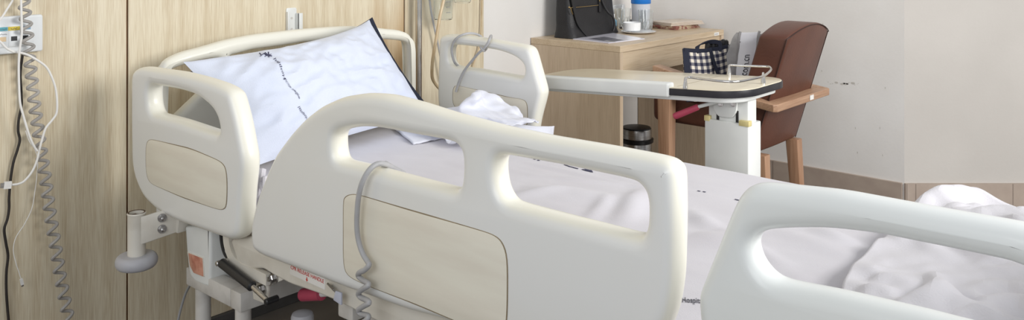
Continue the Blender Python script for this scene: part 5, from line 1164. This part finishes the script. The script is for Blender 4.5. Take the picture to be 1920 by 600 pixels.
pl = [Vector((xr(0.40 + (crown(0, 0.842) - 0.40) * l / 16) - 0.004, Yc1 - 0.0005, 0.40 + (crown(0, 0.842) - 0.406) * l / 16)) for l in range(17)]
pl += [Vector((xr(crown(t / 24, 0.842)) - 0.001 + 0.006 * math.sin(math.pi * t / 24), Yc1 + (Yc2 - Yc1) * t / 24, crown(t / 24, 0.842) - 0.006)) for t in range(1, 25)]
pl += [Vector((xr(0.40 + (crown(0, 0.842) - 0.40) * l / 16) - 0.004, Yc2 + 0.0005, 0.40 + (crown(0, 0.842) - 0.406) * l / 16)) for l in range(16, -1, -1)]
pip.tube(pl, 0.0022, 6); pip.build('piping', 'stitch_brown', back)
MB().box((0.54, Yc1 + 0.005, 0.465), (0.975, Yc2 - 0.005, 0.572), 0.025, 4).build('seat', 'leatherette_brown', ac)
# wooden arm frame wrapping round the back
za = 0.605
ao, ai = 0.055, 0.0
arm = MB()
yo1, yo2 = 2.972, 3.462; xe = 1.100; xf = 0.585
pa = [(xf, yo1), (xe - 0.012, yo1), (xe, yo1 + 0.012), (xe + 0.004, yo2 - 0.012), (xe - 0.008, yo2), (xf, yo2), (xf, yo2 - 0.05), (xe - 0.052, yo2 - 0.05), (xe - 0.055, yo1 + 0.055), (xf, yo1 + 0.055)]
am_ = plate(pa, [], 0.014, 0.003, XY(za - 0.014), 2)
abm = bmesh.new(); abm.from_mesh(am_); bpy.data.meshes.remove(am_)
for x in (0.70, 0.82, 0.94, 1.0): bmesh.ops.bisect_plane(abm, geom=abm.verts[:] + abm.edges[:] + abm.faces[:], plane_co=(x, 0, 0), plane_no=(1, 0, 0))
for v in abm.verts: v.co.z += 0.20 * max(0.0, 1.06 - v.co.x) * (1 if v.co.x < 1.0 else max(0, (1.06 - v.co.x) / 0.06)) * 0.98
link('arm_frame', tomesh(abm), 'chair_arm_wood', ac)
MB().box((xe + 0.0035, 3.26, za - 0.022), (xe + 0.0045, 3.295, za - 0.004), 0).build('paper_label', 'sticker_white', bpy.data.objects['arm_frame'], smooth=False)
def leg(x, y, w, zt, dx=0.0, taper=0.75):
    t = w * taper
    MB().hexa([(x + dx - t / 2, y - t / 2, 0), (x + dx + t / 2, y - t / 2, 0), (x + dx + t / 2, y + t / 2, 0), (x + dx - t / 2, y + t / 2, 0),
               (x - w / 2, y - w / 2, zt), (x + w / 2, y - w / 2, zt), (x + w / 2, y + w / 2, zt), (x - w / 2, y + w / 2, zt)], 0.004).build('leg', 'chair_wood', ac)
leg(0.632, 3.0, 0.056, za + 0.052); leg(0.632, 3.434, 0.056, za + 0.052)
leg(1.005, 3.055, 0.046, 0.399, 0.02); leg(0.985, 3.385, 0.05, 0.399, 0.03)
# bags on the seat
gb = empty('checked_bag', (0.76, 3.15, 0.573), 'blue and cream checked cloth bag with dark trim on the chair seat', 'bag')
c0, c1, c2, c3 = (onX(1282, 91, 0.72), onX(1366, 84, 0.78), onX(1372, 150, 0.80), onX(1290, 140, 0.74))
zb = 0.574
def chk(u, v):
    top = c0.lerp(c1, u); bot = Vector((c3.x + (c2.x - c3.x) * u, c3.y + (c2.y - c3.y) * u, zb))
    p = bot.lerp(top, v); b = math.sin(math.pi * u) ** 0.7 * math.sin(math.pi * min(v * 0.9 + 0.1, 1)) * 0.018
    crease = 0.012 * math.exp(-((u - 0.62) / 0.06) ** 2)
    return p + Vector((b - crease, -b + crease, -0.01 * math.sin(math.pi * u)))
def chk_back(u, v): return chk(u, v) + Vector((-0.05, 0.055, 0.0)) * (0.25 + 0.75 * (1 - v))
fr_ = link('front_panel', grid_mesh(24, 18, chk, uv=True), 'gingham', gb)
link('back_panel', grid_mesh(24, 18, chk_back, True, uv=True), 'gingham', gb)
link('gusset', grid_mesh(6, 18, lambda u, v: chk(0, v).lerp(chk_back(0, v), u), uv=True), 'gingham', gb)
link('gusset', grid_mesh(6, 18, lambda u, v: chk(1, v).lerp(chk_back(1, v), u), uv=True), 'gingham', gb)
m = MB()
m.ribbon([chk(0.03, k / 10) + Vector((0.002, -0.002, 0)) for k in range(11)], 0.026, 0.003, (0.5, 0.86, 0)).ribbon([chk(k / 16, 0.98) + Vector((0.002, -0.002, 0)) for k in range(17)], 0.014, 0.003, (0, 0, 1))
m.build('trim', 'navy_cotton', gb)
m = MB(); 
for u0, u1 in ((0.30, 0.78),):
    a, b = chk(u0, 0.98), chk(u1, 0.98); m.ribbon(spline([a + Vector((0.004, -0.004, -0.01)), a + Vector((0, 0, 0.016)), a.lerp(b, 0.5) + Vector((-0.015, 0.015, 0.026)), b + Vector((0, 0, 0.022)), b + Vector((0.004, -0.004, -0.012))], 5), 0.016, 0.004, (0.6, 0.6, 0.5))
m.build('handle', 'navy_cotton', gb); m = MB(); m.ribbon(spline([chk(0.58, 1.0) + Vector((0.006, -0.006, 0.004)), chk(0.62, 0.75) + Vector((0.008, -0.008, 0)), chk(0.68, 0.5) + Vector((0.008, -0.008, 0))], 5), 0.014, 0.003, (0.5, 0.86, 0))
m.build('handle', 'navy_cotton', gb)
# dark scarf-like cloth showing out of the top
m = MB(); rnd = random.Random(5)
for k in range(7):
    u = 0.55 + k * 0.07; p = chk(u, 0.98) + Vector((-0.02, 0.02, 0.0)); m.tube(spline([p + Vector((0, 0, -0.02)), p + Vector((0.004, 0, 0.012 + 0.008 * rnd.random())), p + Vector((-0.01, 0.03, 0.004))], 4), 0.010, 8)
tag(m.build('dark_cloth', 'leather_black'), 'dark cloth stuffed into the top of the checked bag', 'cloth')
# white shopping bag with lettering up its side
sb = empty('shopping_bag', (0.86, 3.25, 0.573), 'white and grey shopping bag lettered with a web address on the chair seat', 'bag')
a, b, c, d = onX(1388, 61, 0.83), onX(1424, 60, 0.885), onX(1409, 150, 0.875), onX(1376, 150, 0.815)
def side_pt(u, v):
    top = a.lerp(b, u); lo = d.lerp(c, u); lo2 = top + (lo - top) * ((top.z - zb) / (top.z - lo.z))
    p = lo2.lerp(top, v); return p + Vector((0.006, -0.006, 0)) * math.sin(math.pi * u) * (1 if v < 0.9 else 0.4) + Vector((0, 0, 0.0)) + Vector((0.004, 0.002, 0)) * nz(u * 3, v * 5)
link('side_panel', grid_mesh(10, 24, side_pt), 'paper_white', sb)
tm = text_mesh('com.cn', 1.0, None, 0.0); xs = [v.co.x for v in tm.vertices]; x0, x1 = min(xs), max(xs)
def vat(py): # height fraction at a pixel row
    return (onX(1400, py, 0.85).z - zb) / (a.z - zb)
v0, v1 = vat(140), vat(102)
for v in tm.vertices:
    t = (v.co.x - x0) / (x1 - x0); v.co = side_pt(0.47 - v.co.y * 0.58, v0 + (v1 - v0) * t) + Vector((0.0022, -0.0022, 0))
link('lettering', tm, 'black_ink', sb, smooth=False)
m = MB()
for u in (0.0, 1.0): m.ribbon([side_pt(u, k / 14) + Vector((0.001, -0.001, 0.004 if k == 14 else 0)) for k in range(15)], 0.010, 0.003, (0.5, 0.86, 0))
m.build('grey_binding', 'grey_felt', sb)
# broad grey front of the bag, folding towards the checked bag
e0, e1 = onX(1352, 118, 0.79), onX(1374, 78, 0.80)
def wing(u, v):
    L0 = side_pt(0, v); far = L0 + Vector((-0.055, -0.02, 0)) * (0.25 + 0.95 * (1 - v) ** 0.7); p = L0.lerp(far, u); p.x += 0.008 * math.sin(math.pi * u); return p
link('front_panel', grid_mesh(8, 20, wing), 'grey_felt', sb)
def wing2(u, v):
    L0 = side_pt(1, v); far = L0 + Vector((-0.06, 0.11, -0.02)) ; return L0.lerp(far, u)
link('back_panel', grid_mesh(8, 20, wing2), 'felt_pale', sb)
m = MB(); q = side_pt(1, 0.93); m.ribbon(spline([q, q + Vector((0.01, 0.02, 0.004)), q + Vector((0.022, 0.04, 0.0)), q + Vector((0.01, 0.05, -0.006)), q + Vector((-0.02, 0.055, -0.004))], 5), 0.012, 0.003, (0, 0, 1))
m.build('handle', 'grey_felt', sb); m = MB(); q = side_pt(0, 0.80); m.ribbon(spline([q + Vector((0, 0, 0.02)), q + Vector((-0.015, -0.004, 0.0)), q + Vector((-0.035, -0.006, -0.012)), q + Vector((-0.05, 0.0, -0.03))], 5), 0.022, 0.003, (0.2, 0, 1))
m.build('handle', 'grey_felt', sb)

# ================================================================== WASTE BIN UNDER THE DESK
bx, by = 0.22, 3.415
pbn = empty('pedal_bin', (bx, by, 0.0), 'small brushed steel pedal bin with black lid under the desk', 'bin')
rB = 0.071; zl = 0.335
MB().lathe([(0, 0.012), (rB * 0.94, 0.012), (rB, 0.02), (rB, zl - 0.075), (rB * 0.98, zl - 0.072), (0, zl - 0.072)], (bx, by, 0), n=40).build('body', 'steel_brushed', pbn)
MB().lathe([(rB * 0.98, 0.0), (rB * 1.02, 0.004), (rB * 1.02, 0.02), (rB * 0.9, 0.022)], (bx, by, 0), n=40).build('base_ring', 'black_plastic', pbn)
MB().lathe([(rB * 1.0, zl - 0.074), (rB * 1.09, zl - 0.07), (rB * 1.1, zl - 0.056), (rB * 1.0, zl - 0.052)], (bx, by, 0), n=40).build('rim', 'black_plastic', pbn)
MB().lathe([(rB * 0.97, zl - 0.0525), (rB * 0.97, zl - 0.016), (rB * 0.94, zl - 0.01)], (bx, by, 0), n=40, cap1=True).build('lid_band', 'steel_brushed', pbn)
MB().lathe([(rB * 0.94, zl - 0.0099), (rB * 0.9, zl - 0.004), (rB * 0.4, zl), (0, zl)], (bx, by, 0), n=40, cap0=False).build('lid', 'black_plastic', pbn)
MB().box((bx + rB * 0.8, by - 0.02, 0.008), (bx + rB + 0.035, by + 0.02, 0.016), 0.003).build('pedal', 'black_plastic', pbn)
